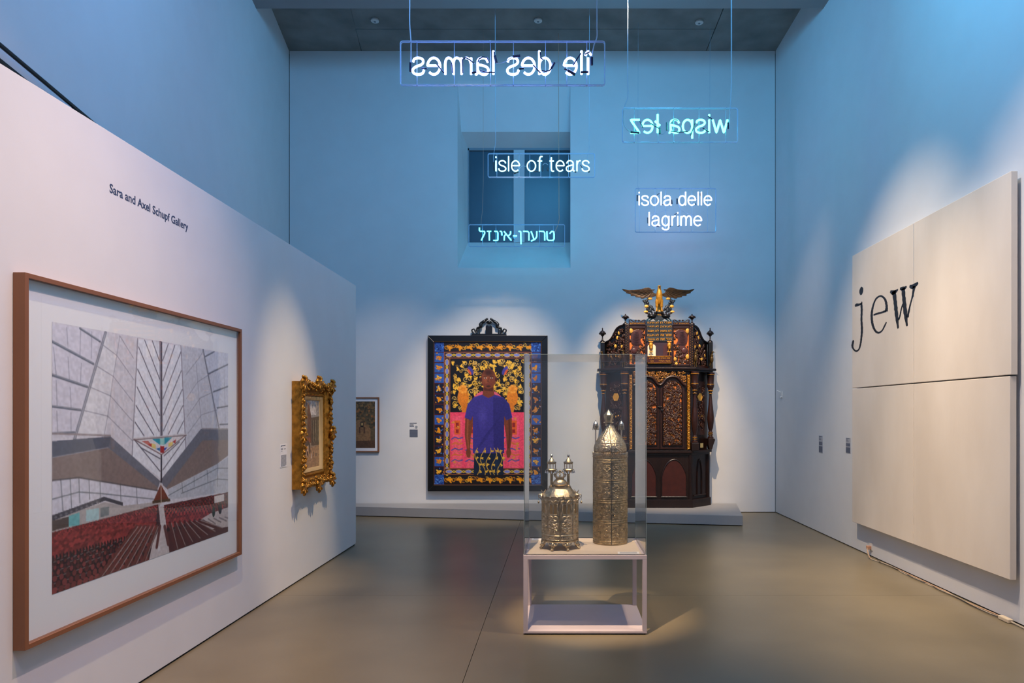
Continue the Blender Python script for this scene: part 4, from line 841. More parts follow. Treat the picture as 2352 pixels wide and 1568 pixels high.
# small case
sx, sy = 0.004, 5.465; sb = TZ
sc1 = thing('silver_scroll_case', 'shorter silver scroll case with twin lantern finials and curled feet', 'scroll case', (sx, sy, sb), 'silver scroll cases')
rng = random.Random(3); R = .142; zb0, zb1 = sb+.075, 1.018
lst = []
NF = 8
for f in range(NF):
    c0 = -PI/2+PI/NF+f*2*PI/NF
    for k in range(70):
        u = rng.uniform(-.045,.045); v = rng.uniform(.04,.15); s = rng.uniform(.0025,.006)
        if abs(u)+abs(v-.09)*.8 < .055: 
            for sg in (-1, 1): lst.append((c0+sg*u/R, zb0+v+.02, s, s*rng.uniform(.6,1.6), .007, rng.random()*3*sg))
    for k in range(14):
        a = k/13*PI*1.5
        for sg in (-1, 1):
            lst.append((c0+sg*(.02+.017*math.cos(a))/R, zb0+.175+.017*math.sin(a), .004, .004, .006, 0))
            lst.append((c0+sg*(.042+.008*math.cos(a*1.4))/R, zb0+.20+.14*k/14, .0035, .006, .006, sg*.6))
            lst.append((c0+sg*(.025+.02*math.cos(a))/R, zb1-.045+.02*math.sin(a), .0045, .0045, .008, 0))
    for k in range(16): lst.append((c0+rng.uniform(-.05,.05)/R, zb0+rng.uniform(.008,.03), .005, .003, .005, rng.random()*3))
def dsp(TH, Z):
    D = bumps(TH, Z, R, lst); ph = ((TH+PI/2) % (2*PI/NF)); e = np.minimum(ph, 2*PI/NF-ph)*R; D = np.maximum(D, .006*np.exp(-(e/.0035)**2))
    for zr in (zb0+.005, zb0+.042, zb1-.006): D = np.maximum(D, .006*np.exp(-((Z-zr)/.003)**2))
    c = ((TH+PI/2-PI/NF+PI/NF) % (2*PI/NF)-PI/NF)*R     # twin arched tablets on each face, cut in
    for s in (-1, 1):
        inside = (np.abs(c-s*.018) < .013) & (Z > zb0+.21) & (Z < zb0+.275+np.sqrt(np.clip(.013**2-(c-s*.018)**2, 0, None)))
        D[inside] = -.004
    return D + .0008*np.sin(TH*90)*np.sin(Z*700)
relief_shell('case_body', M_silver, sc1, sx, sy, R, zb0, zb1, 520, 240, dsp)
q = MB(); q.lathe([(R, zb0), (R+.008, zb0-.006), (R+.004, zb0-.014), (R-.02, zb0-.02), (.01, zb0-.02)], sx, sy, 0, 48); q.lathe([(R+.006, zb0+.045),(R+.008,zb0+.041),(R+.003,zb0+.037)], sx, sy, 0, 48, cap=False); q.build('base_rim', M_silver, sc1)
tab = mat('tablet_metal', (170, 142, 104), .4, .8)
for f in range(NF):
    c0 = -PI/2+PI/NF+f*2*PI/NF
    for s in (-1, 1):
        q = MB(); pl_ = [(-.012,.0),(.012,.0),(.012,.062)]+[(.012*math.cos(a), .062+.012*math.sin(a)) for a in (.6,1.2,1.57,1.94,2.54)]+[(-.012,.062)]
        q.prism(pl_, R-.0035, R-.0015, lambda u, v, d, c0=c0, s=s: (sx+d*math.cos(c0+(s*.018+u)/R), sy+d*math.sin(c0+(s*.018+u)/R), zb0+.212+v)); q.build('arched_tablet', tab, sc1, smooth=False)
for f in range(NF):                       # feet
    a = -PI/2+PI/NF+f*2*PI/NF; q = MB()
    def rp(r, t, z): return (sx+math.cos(a)*r-math.sin(a)*t, sy+math.sin(a)*r+math.cos(a)*t, z)
    q.tube(cr([rp(R-.01,0,zb0-.015), rp(R+.004,0,zb0-.03), rp(R,0,zb0-.05), rp(R+.02,0,sb+.016)], 5), [.012,.014,.010,.012], 8)
    q.ball(rp(R+.02,0,sb+.012), .014, .014, .010, 8, 6)
    for s in (-1, 1): q.tube(cr([rp(R,0,zb0-.02), rp(R+.004,s*.02,zb0-.034), rp(R+.002,s*.034,zb0-.026), rp(R,s*.038,zb0-.014), rp(R,s*.030,zb0-.016)], 5), [.006,.006,.005,.004], 6)
    q.build('foot', M_silver, sc1)
q = MB(); q.lathe([(R+.004,1.016),(R+.006,1.024),(R-.004,1.03),(.105,1.062),(.094,1.078),(.090,1.082),(.090,1.092),(.05,1.094),(.005,1.094)], sx, sy, 0, 48); q.build('sloping_shoulder', M_silver, sc1)
q = MB()
for k in range(16):
    a = k*PI/8+PI/16; q.tube(cr([(sx+math.cos(a)*(R-.02), sy+math.sin(a)*(R-.02), 1.035), (sx+math.cos(a)*(R+.004), sy+math.sin(a)*(R+.004), 1.03), (sx+math.cos(a+.1)*(R+.012), sy+math.sin(a+.1)*(R+.012), 1.012)], 4), [.004,.008,.004], 6)
    q.tube([(sx+math.cos(a)*(R-.01), sy+math.sin(a)*(R-.01), 1.03), (sx+math.cos(a)*.1, sy+math.sin(a)*.1, 1.066)], .0035, 5)
q.build('leaf_border', M_silver, sc1, kind='stuff')
q = MB(); q.lathe([(.03,1.094),(.05,1.098),(.058,1.112),(.054,1.13),(.042,1.145),(.034,1.15),(.03,1.153)], sx, sy, 0, 28); q.build('dome', M_silver, sc1)
q = MB(); q.lathe([(.030,1.150),(.033,1.153),(.036,1.168),(.036,1.17)], sx, sy, 0, 24)
for k in range(8):
    a = k*PI/4; q.tube(cr([(sx+math.cos(a)*.036, sy+math.sin(a)*.036, 1.166), (sx+math.cos(a)*.046, sy+math.sin(a)*.046, 1.185), (sx+math.cos(a)*.032, sy+math.sin(a)*.032, 1.202), (sx+math.cos(a)*.008, sy+math.sin(a)*.008, 1.208)], 4), .0045, 6); q.ball((sx+math.cos(a)*.046, sy+math.sin(a)*.046, 1.186), .007, .007, .007, 6, 5)
q.ball((sx, sy, 1.214), .010); q.build('crown', M_silver, sc1)
for s in (-1, 1):                         # twin lantern finials
    fx = sx+s*.0672; q = MB(); z_ = 1.092
    fin = MB(); fin.lathe([(.016,0),(.018,.006),(.011,.012),(.011,.10),(.014,.105),(.018,.112),(.024,.118),(.038,.128),(.044,.136),(.038,.142)], fx, sy, z_, 20)
    for k in range(8): a = k*PI/4+PI/8; fin.tube([(fx+math.cos(a)*.033, sy+math.sin(a)*.033, z_+.142),(fx+math.cos(a)*.033, sy+math.sin(a)*.033, z_+.188)], .0035, 6)
    fin.lathe([(.034,.180),(.037,.186),(.038,.196),(.034,.199),(.026,.200),(.02,.212),(.010,.226),(.004,.232),(.003,.236)], fx, sy, z_, 20)
    fo = fin.build('lantern_finial', M_silver, sc1); b_ = MB(); b_.ball((fx, sy, z_+.246), .0105, .0105, .013, 10, 8); b_.build('ball_tip', M_bright, fo)
    for k in range(8):
        a = k*PI/4; bx_, by_ = fx+math.cos(a)*.046, sy+math.sin(a)*.046; b_ = MB(); b_.tube([(bx_,by_,z_+.136),(bx_,by_,z_+.126)], .0012, 5); b_.lathe([(.003,0),(.004,-.006),(.009,-.018),(.0085,-.019)], bx_, by_, z_+.127, 10); b_.build('bell', M_bright, fo)
for s in (-1, 1):                         # scrolled side hooks with drops
    q = MB(); q.tube(cr([(sx+s*R,sy,1.0-.02),(sx+s*(R+.012),sy,.995),(sx+s*(R+.028),sy,1.012),(sx+s*(R+.026),sy,1.028),(sx+s*(R+.012),sy,1.03)], 5), .0035, 6); q.tube([(sx+s*(R+.029),sy,1.01),(sx+s*(R+.029),sy,.975)], .0015, 5); q.ball((sx+s*(R+.029),sy,.966), .008, .008, .011, 8, 6); q.build('side_hook', M_silver, sc1)
    q = MB(); q.tube([(sx+s*(R-.01),sy,1.035),(sx+s*(R+.01),sy,1.065)], [.009,.002], 6); q.tube([(sx+s*(R-.01),sy,1.035),(sx+s*(R-.028),sy,1.068)], [.009,.002], 6); q.build('leaf_spike', M_silver, sc1)
MB().box(sx-.0015, sx+.0015, sy-R-.0085, sy-R+.002, zb0+.005, zb1).build('door_seam', M_dark, sc1, smooth=False)
MB().tube([(sx+.005, sy-R-.006, zb0), (sx+.005, sy-R-.006, zb1)], .0028, 6).build('hinge_rod', M_silver, sc1)
# tall case
tx, ty = 0.422, 5.68; R = .142; z0, z1 = TZ+.002, 1.335
sc2 = thing('silver_scroll_case', 'tall silver scroll case with an onion dome', 'scroll case', (tx, ty, TZ), 'silver scroll cases')
lst = []; rng = random.Random(9); NF = 12
for f in range(NF):
    c0 = -PI/2+PI/NF+f*2*PI/NF
    for tier in range(4):
        zc = z0+.105+tier*.165
        for k in range(30):
            u = rng.uniform(0,.028); v = rng.uniform(-.058,.058); s = rng.uniform(.0014,.003); rt = rng.random()*3
            for sg in (-1, 1): lst.append((c0+sg*u/R, zc+v, s, s*rng.uniform(.6,2), .005, rt*sg))
def dsp2(TH, Z):
    D = bumps(TH, Z, R, lst); ph = ((TH+PI/2) % (2*PI/NF)); e = np.minimum(ph, 2*PI/NF-ph)*R; D = np.maximum(D, .0025*np.exp(-(e/.0015)**2))
    for tier in range(5):
        for o_ in (-.006, .012): D = np.maximum(D, .003*np.exp(-((Z-(z0+.02+tier*.165+o_))/.0018)**2))
    return D + .0006*np.sin(TH*150)*np.sin(Z*900)
relief_shell('case_body', M_silver2, sc2, tx, ty, R, z0, z1, 560, 420, dsp2)
MB().lathe([(R-.001,0),(R-.001,.004),(.002,.004)], tx, ty, z0, 48).build('base_disc', M_silver2, sc2)
q = MB(); q.lathe([(R,1.325),(R+.003,1.328),(R+.003,1.334),(R-.012,1.338),(R-.02,1.336)], tx, ty, 0, 60, cap=False)
for k in range(60):
    a = k*PI/30; c_, s_ = math.cos(a), math.sin(a); q.tube([(tx+c_*(R-.001),ty+s_*(R-.001),1.330),(tx+c_*(R+.001),ty+s_*(R+.001),1.348),(tx+c_*R,ty+s_*R,1.356)], [.0055,.006,.002], 5); q.ball((tx+c_*(R+.003),ty+s_*(R+.003),1.318), .004,.004,.004,5,4)
q.build('crenellated_rim', M_silver, sc2, kind='stuff')
pz = [1.336,1.345,1.365,1.39,1.415,1.44,1.47,1.50,1.525,1.55,1.575]; pr = [.118,.125,.133,.134,.128,.117,.100,.078,.056,.041,.030]
lst2 = [(rng.random()*2*PI, rng.uniform(1.35,1.50), rng.uniform(.002,.004), rng.uniform(.002,.006), .004, rng.random()*3) for _ in range(900)]
def dsp3(TH, Z):
    D = bumps(TH, Z, .12, lst2); ph = ((TH+PI/2) % (2*PI/8)); e = np.minimum(ph, 2*PI/8-ph)*.12; D = np.maximum(D, .003*np.exp(-(e/.002)**2)); D = np.maximum(D, .004*np.exp(-((Z-1.435)/.002)**2)); return D
relief_shell('onion_dome', M_silver, sc2, tx, ty, R, 1.336, 1.575, 300, 110, dsp3, zprof=(pz, pr))
q = MB(); q.lathe([(.030,1.573),(.027,1.585),(.028,1.592),(.044,1.598),(.044,1.604),(.030,1.608),(.034,1.625),(.042,1.65),(.042,1.662),(.040,1.666),(.022,1.685),(.006,1.70),(.004,1.712)], tx-.014, ty, 0, 8, rot=PI/8); q.build('cup_finial', M_silver, sc2, ang=.4)
for s in (-1, 1):
    fx = tx-.014+s*.107; fin = MB(); fin.lathe([(.007,1.41),(.006,1.42),(.0055,1.54)], fx, ty, 0, 12); fin.lathe([(.006,1.538),(.016,1.545),(.021,1.556),(.022,1.572),(.024,1.575),(.024,1.58),(.020,1.583),(.021,1.59),(.012,1.604),(.004,1.612),(.003,1.62)], fx, ty, 0, 20)
    fo = fin.build('side_finial', M_bright, sc2)
    for k in range(7):
        a = k*2*PI/7; MB().tube([(fx+math.cos(a)*.023,ty+math.sin(a)*.023,1.575),(fx+math.cos(a)*.025,ty+math.sin(a)*.025,1.552),(fx+math.cos(a)*.025,ty+math.sin(a)*.025,1.538)], [.001,.002,.0035], 5).build('pendant', M_silver, fo)
MB().box(tx-.0022, tx+.0022, ty-R-.0045, ty-R+.004, z0+.004, 1.36).build('door_seam', M_dark, sc2, smooth=False)
MB().tube(cr([(tx, ty-.134, 1.36), (tx-.002, ty-.138, 1.39), (tx-.004, ty-.121, 1.44), (tx-.008, ty-.082, 1.50), (tx-.012, ty-.035, 1.57)], 5), .0028, 6).build('dome_seam', M_dark, sc2)
for z in (.86, 1.135): q = MB(); q.box(tx-.024, tx+.018, ty-R-.009, ty-R-.003, z, z+.006); q.ball((tx+.004, ty-R-.010, z+.003), .005); q.build('clasp', M_silver, sc2)

# ------------------------------------------------------------------ the carved ark
AX, AY = 1.61, 11.0
ark = thing('carved_ark', 'tall dark carved wooden ark crowned by a gilded eagle', 'ark', (AX, AY, .155))
def AP(x, y, Y=AY): p = P(x, y, Y); return p
def plan(hw, back, yo=0.0, hb=None): return [(AX-back, 11.48), (AX-back, 11.34+yo), (AX-hw, AY+yo), (AX+hw, AY+yo), (AX+back, 11.34+yo), (AX+back, 11.48)]
up = lambda u, v, d: (u, v, d)
def slab(name, hw, back, yo, z0, z1, m=None, bevel=.004, parent=None): return MB().prism(plan(hw, back, yo), z0, z1, up).build(name, m or M_wood, parent or ark, bevel=bevel, smooth=False)
slab('plinth', .53, .90, -.03, .155, .285); slab('lower_cabinet', .50, .86, 0, .285, 1.0); slab('base_moulding', .515, .885, -.02, 1.0, 1.035); slab('base_moulding', .54, .91, -.045, 1.035, 1.075)
slab('middle_cabinet', .50, .84, .0, 1.075, 2.36); slab('cornice', .54, .93, -.04, 2.345, 2.375); slab('cornice', .57, .98, -.07, 2.375, 2.41)
q = MB(); q.prism([(AX-.565, AY-.066), (AX+.565, AY-.066), (AX+.565, AY-.06), (AX-.565, AY-.06)], 2.380, 2.388, up); q.prism([(AX-.565, AY-.066), (AX+.565, AY-.066), (AX+.565, AY-.06), (AX-.565, AY-.06)], 2.402, 2.409, up); q.build('gilded_edge', M_gold, ark, smooth=False)
def side(s):                              # point on a slanted side face: t along it (0 at the front corner), v up, d outward
    A = Vector((AX+s*.50, AY, 0)); B = Vector((AX+s*.86, 11.34, 0)); D = (B-A); L = D.length; D.normalize(); N = Vector((s*.34, -.36, 0)).normalized()
    return (lambda t, v, d: tuple(A + D*(t*L) + N*d + Vector((0,0,v)))), L
def ogee(w_, h, n=8):                      # pointed arch outline from left foot to right foot
    pts = [(-w_, 0), (-w_, h*.55)]
    for k in range(n+1): t = k/n; pts.append((-w_+w_*t**1.25*1.0, h*.55+h*.45*math.sin(t*PI/2)**.9))
    return pts + [(-x, y) for x, y in pts[::-1][1:]]
M_panel = mat('recessed_red_panel', (64, 26, 20), .4, var=.2, scale=14)
for cxx in (-.25, .235):                   # lower front arches
    pl_ = ogee(.20, .60); MB().prism([(AX+cxx+u, .33+v) for u, v in pl_], AY-.012, AY+.005).build('arched_panel', M_panel, ark, smooth=False)
    q = MB(); q.tube([(AX+cxx+u, AY-.012, .33+v) for u, v in pl_], .011, 6); q.tube([(AX+cxx-.21, AY-.012, .33), (AX+cxx+.21, AY-.012, .33)], .012, 6); q.build('arch_moulding', M_wood, ark)
for s in (-1, 1):
    T, L = side(s); q = MB(); pl_ = ogee(.26*1, .58)
    q.tube([T(.5+u/1.6, .34+v, .006) for u, v in [(x*.8, y) for x, y in pl_]], .012, 6); q.tube([T(.16, .34, .006), T(.84, .34, .006)], .012, 6); q.build('arch_moulding', M_wood, ark)
    q = MB(); q.tube([T(0.0, .285, .004), T(0.0, 1.0, .004)], .03, 6); q.tube([T(.97, .285, .004), T(.97, 1.0, .004)], .03, 6); q.build('corner_post', M_wood, ark)
rng = random.Random(17)
def foliage(name, inside, x0, x1, zz0, zz1, n, m, T, s0=.03, seed=1, rad=.0065, parent=None):
    r_ = random.Random(seed); q = MB(); c = 0; tries = 0
    while c < n and tries < n*30:
        tries += 1; u = r_.uniform(x0, x1); v = r_.uniform(zz0, zz1)
        if not inside(u, v): continue
        c += 1; s = s0*r_.uniform(.6, 1.2); a = r_.random()*6.28; sg = r_.choice((-1, 1)); pts = []
        for k in range(6):
            rr = s*(1-k/7); uu = u+math.cos(a+sg*k*.95)*rr; vv = v+math.sin(a+sg*k*.95)*rr
            if not inside(uu, vv): break
            pts.append(T(uu, vv, .010+.004*math.sin(k)))
        if len(pts) > 2: q.tube(cr(pts, 2), [rad, rad*1.25, rad*.8, rad*.5], 5)
        if r_.random() < .6 and inside(u, v): q.ball(T(u, v, .014), rad*1.5, rad*1.1, rad*2, 6, 4)
    o = q.build(name, m, parent or ark, ang=1.3, kind='stuff'); return o
front = lambda yo: (lambda u, v, d: (AX+u, AY+yo-d, v))
M_carv = mat('carved_walnut', (60, 33, 21), .28, var=.3, scale=18)
M_carvg = mat('carved_gilt_walnut', (128, 84, 40), .3, .5, var=.4, scale=25)
# doors: two leaves with arched carved fields over a lit orange ground
def arch_in(cx_, w_, zb_, zt_): return lambda u, v: abs(u-cx_) < w_ and zb_ < v < zt_ - (abs(u-cx_)/w_)**2.4*.13
for s in (-1, 1):
    cx_ = s*.205; d = MB(); d.box(AX+min(s*.012, s*.40), AX+max(s*.012, s*.40), AY-.035, AY-.001, 1.10, 2.28)
    do = d.build('door', M_wood2, ark, bevel=.004)
    w_ = .155; zb_, zt_ = 1.16, 2.20; n = 14
    pl_ = [(-w_, 0), (w_, 0)] + [(w_*math.cos(PI*k/n), (zt_-zb_-.15)+.15*math.sin(PI*k/n)) for k in range(n+1)]
    MB().prism([(AX+cx_+u, zb_+v) for u, v in pl_], AY-.037, AY-.030).build('gold_ground', M_orange, do, smooth=False)
    q = MB(); q.tube([(AX+cx_+u, AY-.042, zb_+v) for u, v in pl_[1:]+[pl_[0], pl_[1]]], .012, 7); q.build('arch_moulding', M_wood, do)
    foliage('carved_foliage', arch_in(cx_, w_-.008, zb_+.01, zt_-.01), cx_-w_, cx_+w_, zb_, zt_, 470, M_carv, front(-.036), .030, 5+s, .0078, do)
    foliage('carved_highlights', arch_in(cx_, w_-.012, zb_+.02, zt_-.02), cx_-w_, cx_+w_, zb_, zt_, 90, M_carvg, front(-.042), .018, 25+s, .0042, do)
q = MB(); q.ball((AX, AY-.05, 1.77), .018, .012, .018); q.ball((AX+.035, AY-.05, 1.72), .016, .012, .022); q.tube([(AX-.03, AY-.045, 1.775), (AX+.03, AY-.045, 1.775)], .008, 6); q.build('latch', M_black, ark)
MB().box(AX-.012, AX+.012, AY-.04, AY, 1.10, 2.22).build('door_astragal', M_wood, ark, bevel=.003)
q = MB()                                   # double wave moulding over the doors
for s in (-1, 1): q.tube(cr([(AX+s*.0, AY-.05, 2.13), (AX+s*.04, AY-.05, 2.15), (AX+s*.11, AY-.05, 2.235), (AX+s*.205, AY-.05, 2.265), (AX+s*.30, AY-.05, 2.235), (AX+s*.37, AY-.05, 2.15), (AX+s*.42, AY-.05, 2.12)], 6), .020, 8)
q.build('ogee_moulding', M_wood2, ark)
foliage('frieze_leaves', lambda u, v: abs(u) < .43 and v > 2.13+.13*abs(math.sin((u)*7.6)) and v < 2.35, -.43, .43, 2.15, 2.35, 130, M_carvg, front(-.03), .035, 40, .007)
q = MB()
for s in (-1, 1):
    for i in range(60):
        r_ = random.Random(i+s*100); u = r_.uniform(.02, .42)*s; v = r_.uniform(2.18, 2.34)
        if v > 2.15+.13*abs(math.sin(u*7.6)): q.ball((AX+u, AY-.037, v), .008, .006, .012, 6, 4)
q.build('gilded_berries', M_gold, ark, kind='stuff')
q = MB()
for z in np.arange(1.09, 1.105, .02): q.box(AX-.42, AX+.42, AY-.02, AY, z, z+.012)
for k in range(40): q.ball((AX-.4+k*.0205, AY-.022, 1.088), .007, .006, .007, 6, 4)
q.build('bead_row', M_wood2, ark, kind='stuff')
for s in (-1, 1):                          # twisted rope columns
    X = AX+s*.465; q = MB(); q.tube([(X, AY-.03, 1.09), (X, AY-.03, 2.30)], .017, 8); ro = q.build('rope_column', M_wood, ark)
    for ph in range(2):
        pts = [(X+.020*math.cos(a+ph*PI), AY-.03+.020*math.sin(a+ph*PI), 1.095+a/(2*PI)*.046) for a in np.arange(0, 2*PI*26, .5)]
        MB().tube(pts, .0072, 5).build('gilded_twist', M_gold, ro)
def colonnette(X, Y, z0, z1, s=1.0):
    o = MB(); h = z1-z0
    pr_ = [(.050,0),(.050,.02),(.036,.03),(.030,.05),(.044,.065),(.030,.08),(.040,.10),(.026,.115),(.024,.13),(.040,.20),(.056,.34),(.058,.40),(.050,.50),(.034,.66),(.022,.80),(.020,.85)]
    k = (h-.36)/.85 if h > .4 else 1
    pts = [(r*s, z*k if i > 8 else z) for i, (r, z) in enumerate(pr_)]; zt_ = pts[-1][1]
    o.lathe(pts + [(.030*s,zt_+.012),(.020*s,zt_+.03),(.030*s,zt_+.045),(.040*s,zt_+.06),(.036*s,zt_+.08),(.055*s,zt_+.12),(.060*s,zt_+.15),(.052*s,zt_+.17),(.060*s,h-.04),(.066*s,h-.03),(.066*s,h)], X, Y, z0, 24)
    c = o.build('colonnette', M_wood2, ark, ang=.5)
    g_ = MB()
    for zz, r in ((.058,.037),(.088,.036),(zt_+.012,.033),(zt_+.06,.042),(zt_+.165,.060),(h-.035,.068)): g_.lathe([(r*s-.004,-.005),(r*s+.003,-.003),(r*s+.003,.003),(r*s-.004,.005)], X, Y, z0+zz, 24, cap=False)
    g_.build('gilded_ring', M_gold, c)
for s in (-1, 1):
    colonnette(AX+s*.565, AY-.035, 1.20, 2.345, .95); colonnette(AX+s*.885, 11.27, 1.26, 2.345, 1.0)
    T, L = side(s)
    q = MB(); q.box(AX+s*.565-.06, AX+s*.565+.06, AY-.09, AY+.02, 1.075, 1.20); q.build('pedestal', M_wood, ark, bevel=.006)
    q = MB(); q.prism([(-.05,1.26),(.05,1.26),(.06,1.235),(.03,1.15),(.01,1.08),(-.03,1.08),(-.05,1.15)], 11.20, 11.34, lambda u, v, d, s=s: (AX+s*(.885+u), d, v)); q.build('bracket', M_wood, ark, bevel=.005)
    # carved slanted side panels
    MB().prism([(.20,1.32),(.78,1.32),(.78,2.20),(.20,2.20)], .001, .006, lambda u, v, d, T=T: T(u, v, d)).build('side_panel', M_wood2, ark, smooth=False)
    foliage('side_carving', lambda u, v: .24 < u < .74 and 1.4 < v < 2.15 and not (abs(u-.5) < .1 and 1.86 < v < 2.02), .24, .74, 1.4, 2.15, 90, M_carv, lambda u, v, d, T=T: T(u, v, d+.004), .035, 60+s, .006)
    q = MB(); hx = [T(.5+.13*math.cos(a)*1.0, 1.94+.065*math.sin(a), .012) for a in np.arange(0, 6.28, PI/3)]; q.add([T(.5,1.94,.016)]+hx, [(0,i+1,(i+1) % 6+1) for i in range(6)]); q.tube(hx, .005, 5, True)
    for k in range(5): q.ball(T(.3+k*.1, 1.62+.01*(k % 2), .012), .011, .008, .018, 6, 4)
    q.build('gilded_medallion', M_goldp, ark)
q = MB(); T, L = side(1); q.prism([(.45,1.115),(.60,1.115),(.60,1.185),(.45,1.185)], .035, .04, lambda u, v, d: T(u, v, d)); q.build('donor_plate', mat('cream_plate', (176, 160, 110), .5), ark, smooth=False)

# upper stage
ZMAP[0] = ([0, 2.41, 2.9, 3.15, 3.21, 3.25, 3.33, 3.45, 3.54, 3.665, 3.96, 9], [0, 2.41, 2.87, 3.115, 3.16, 3.19, 3.25, 3.31, 3.40, 3.526, 3.738, 8.8])
z2 = 2.41
slab('upper_core', .48, .84, .06, z2, 2.62)
MB().box(AX-.50, AX+.50, AY+.04, AY+.12, z2, 3.14).build('upper_panel', M_wood, ark, bevel=.004)
slab('upper_ledge', .50, .86, .02, z2, z2+.05, M_wood2)
yo = .04
for s in (-1, 1):                          # lion panels
    xa, xb = sorted((s*.22, s*.49)); 
    MB().box(AX+xa, AX+xb, AY+yo-.006, AY+yo+.002, 2.46, 3.10).build('gold_ground', M_orange, ark, smooth=False)
    q = MB()
    for b in ((xa-.012, xa+.012, 2.44, 3.12), (xb-.012, xb+.012, 2.44, 3.12), (xa, xb, 3.075, 3.12), (xa, xb, 2.44, 2.47)): q.box(AX+b[0], AX+b[1], AY+yo-.035, AY+yo, b[2], b[3])
    q.build('panel_frame', M_wood2, ark, bevel=.003)
    m_ = -s                                # faces the centre
    def L_(u, v): return (AX+s*.355+m_*u, v)
    body = [L_(u, v) for u, v in ((-.02,3.055),(.03,3.06),(.07,3.045),(.10,3.02),(.105,2.99),(.085,2.975),(.10,2.955),(.085,2.93),(.06,2.925),(.05,2.88),(.075,2.83),(.10,2.80),(.095,2.785),(.05,2.81),(.02,2.79),(.03,2.75),(.0,2.71),(-.03,2.67),(-.02,2.63),(.03,2.60),(.035,2.58),(-.03,2.585),(-.075,2.62),(-.105,2.67),(-.11,2.72),(-.07,2.77),(-.06,2.80),(-.09,2.83),(-.105,2.90),(-.10,2.97),(-.07,3.03))]
    q = MB(); q.prism(body, AY+yo-.022, AY+yo-.004); lo = q.build('lion_relief', mat('plum_brown_wood', (76, 42, 40), .35, var=.2, scale=20), ark, bevel=.004)
    q = MB()
    for k in range(13):
        v = 3.03-k*.018; hw = .075*math.sin(min(1, .35+k/12)*PI*.5); q.tube(cr([(L_(-hw, v)[0], AY+yo-.023, v), (L_(-.02, v)[0], AY+yo-.028, v-.012), (L_(hw*.45, v)[0], AY+yo-.023, v-.006)], 4), .0042, 5)
    q.ball((L_(.068, 3.0)[0], AY+yo-.026, 3.012), .010, .006, .008); q.ball((L_(.09, 2.98)[0], AY+yo-.026, 2.985), .014, .008, .012); q.ball((L_(.0, 2.70)[0]-m_*.05, AY+yo-.024, 2.70), .045, .012, .05)
    q.build('mane_ridges', bpy.data.materials['plum_brown_wood'], lo)
    foliage('vine_relief', lambda u, v, xa=xa, xb=xb: xa+.015 < u < xb-.015 and 2.475 < v < 3.05 and (v < 2.78 or abs(u) > .44 or abs(u) < .26), xa, xb, 2.475, 3.06, 95, M_carv, front(yo), .028, 70+s, .0085)
    q = MB()
    for (u, v, r) in ((-.10,3.04,.035),(-.10,2.60,.036),(.10,2.56,.028),(.08,2.47,.030)): 
        c_ = L_(u, v); q.add([(c_[0]+math.cos(a)*r*.85, AY+yo-.03, c_[1]+math.sin(a)*r*1.15) for a in np.arange(0, 6.28, .4)], [tuple(range(16))]); q.ball((c_[0], AY+yo-.028, c_[1]), r*.8, .008, r*1.1, 12, 6)
    q.build('gold_rosette', M_goldp, ark)
    # name strip and scroll above
    MB().box(AX+xa, AX+xb, AY+yo-.045, AY+yo, 3.125, 3.185).build('name_strip', M_wood2, ark, bevel=.003)
    q = MB(); c_ = s*.355
    for k in (-1, 1): q.tube(cr([(AX+c_+k*.02, AY+yo-.02, 3.19), (AX+c_+k*.06, AY+yo-.02, 3.20), (AX+c_+k*.10, AY+yo-.02, 3.235), (AX+c_+k*.125, AY+yo-.02, 3.23), (AX+c_+k*.125, AY+yo-.02, 3.20), (AX+c_+k*.105, AY+yo-.02, 3.20)], 5), .0095, 6); q.ball((AX+c_+k*.025, AY+yo-.02, 3.225), .018, .012, .018)
    q.build('scroll_crest', M_wood2, ark)
    # ogee wing on the slanted side
    T, L = side(s); T2 = lambda u, v, d, T=T: tuple(Vector(T(u, v, d)) + Vector((0, .06, 0)))
    og = [(0,z2),(1.0,z2),(1.0,2.86),(.94,2.885),(.84,2.90),(.74,2.925),(.64,2.975),(.56,3.04),(.46,3.10),(.34,3.13),(.20,3.145),(0,3.15)]
    MB().prism(og, -.03, .0, T2).build('side_wing', M_ebony, ark, bevel=.004)
    q = MB(); q.tube(cr([T2(u, v, .0) for u, v in og[2:]], 3), .018, 7); q.build('wing_moulding', M_wood, ark)
    q = MB(); q.box(AX+s*.895-.035, AX+s*.895+.035, 11.30, 11.40, z2, 2.88); q.build('wing_post', M_ebony, ark, bevel=.005)
    q = MB(); q.box(AX+s*.52-.032, AX+s*.52+.032, AY+.02, AY+.12, z2, 3.15); q.build('wing_post', M_wood, ark, bevel=.005)
    q = MB()
    for k in range(16):
        for dx in (-.014, .014): q.ball((AX+s*.52+dx, AY+.018, 2.46+k*.042+(.02 if dx > 0 else 0)), .0055, .005, .0055, 6, 4)
    q.build('gilded_studs', M_gold, ark, kind='stuff')
    foliage('wing_carving', lambda u, v: .1 < u < .86 and z2+.04 < v < (3.08 if u < .4 else 3.08-(u-.4)*.5), .1, .86, z2+.04, 3.08, 110, M_carv, T2, .04, 80+s, .010)
    q = MB()
    for (u, v) in ((.35,3.02),(.42,2.94),(.22,2.78),(.62,2.58),(.78,2.64),(.3,2.6),(.5,2.8)): q.ball(T2(u, v, .014), .022, .010, .034, 8, 6)
    q.build('gold_fruit', M_goldp, ark)
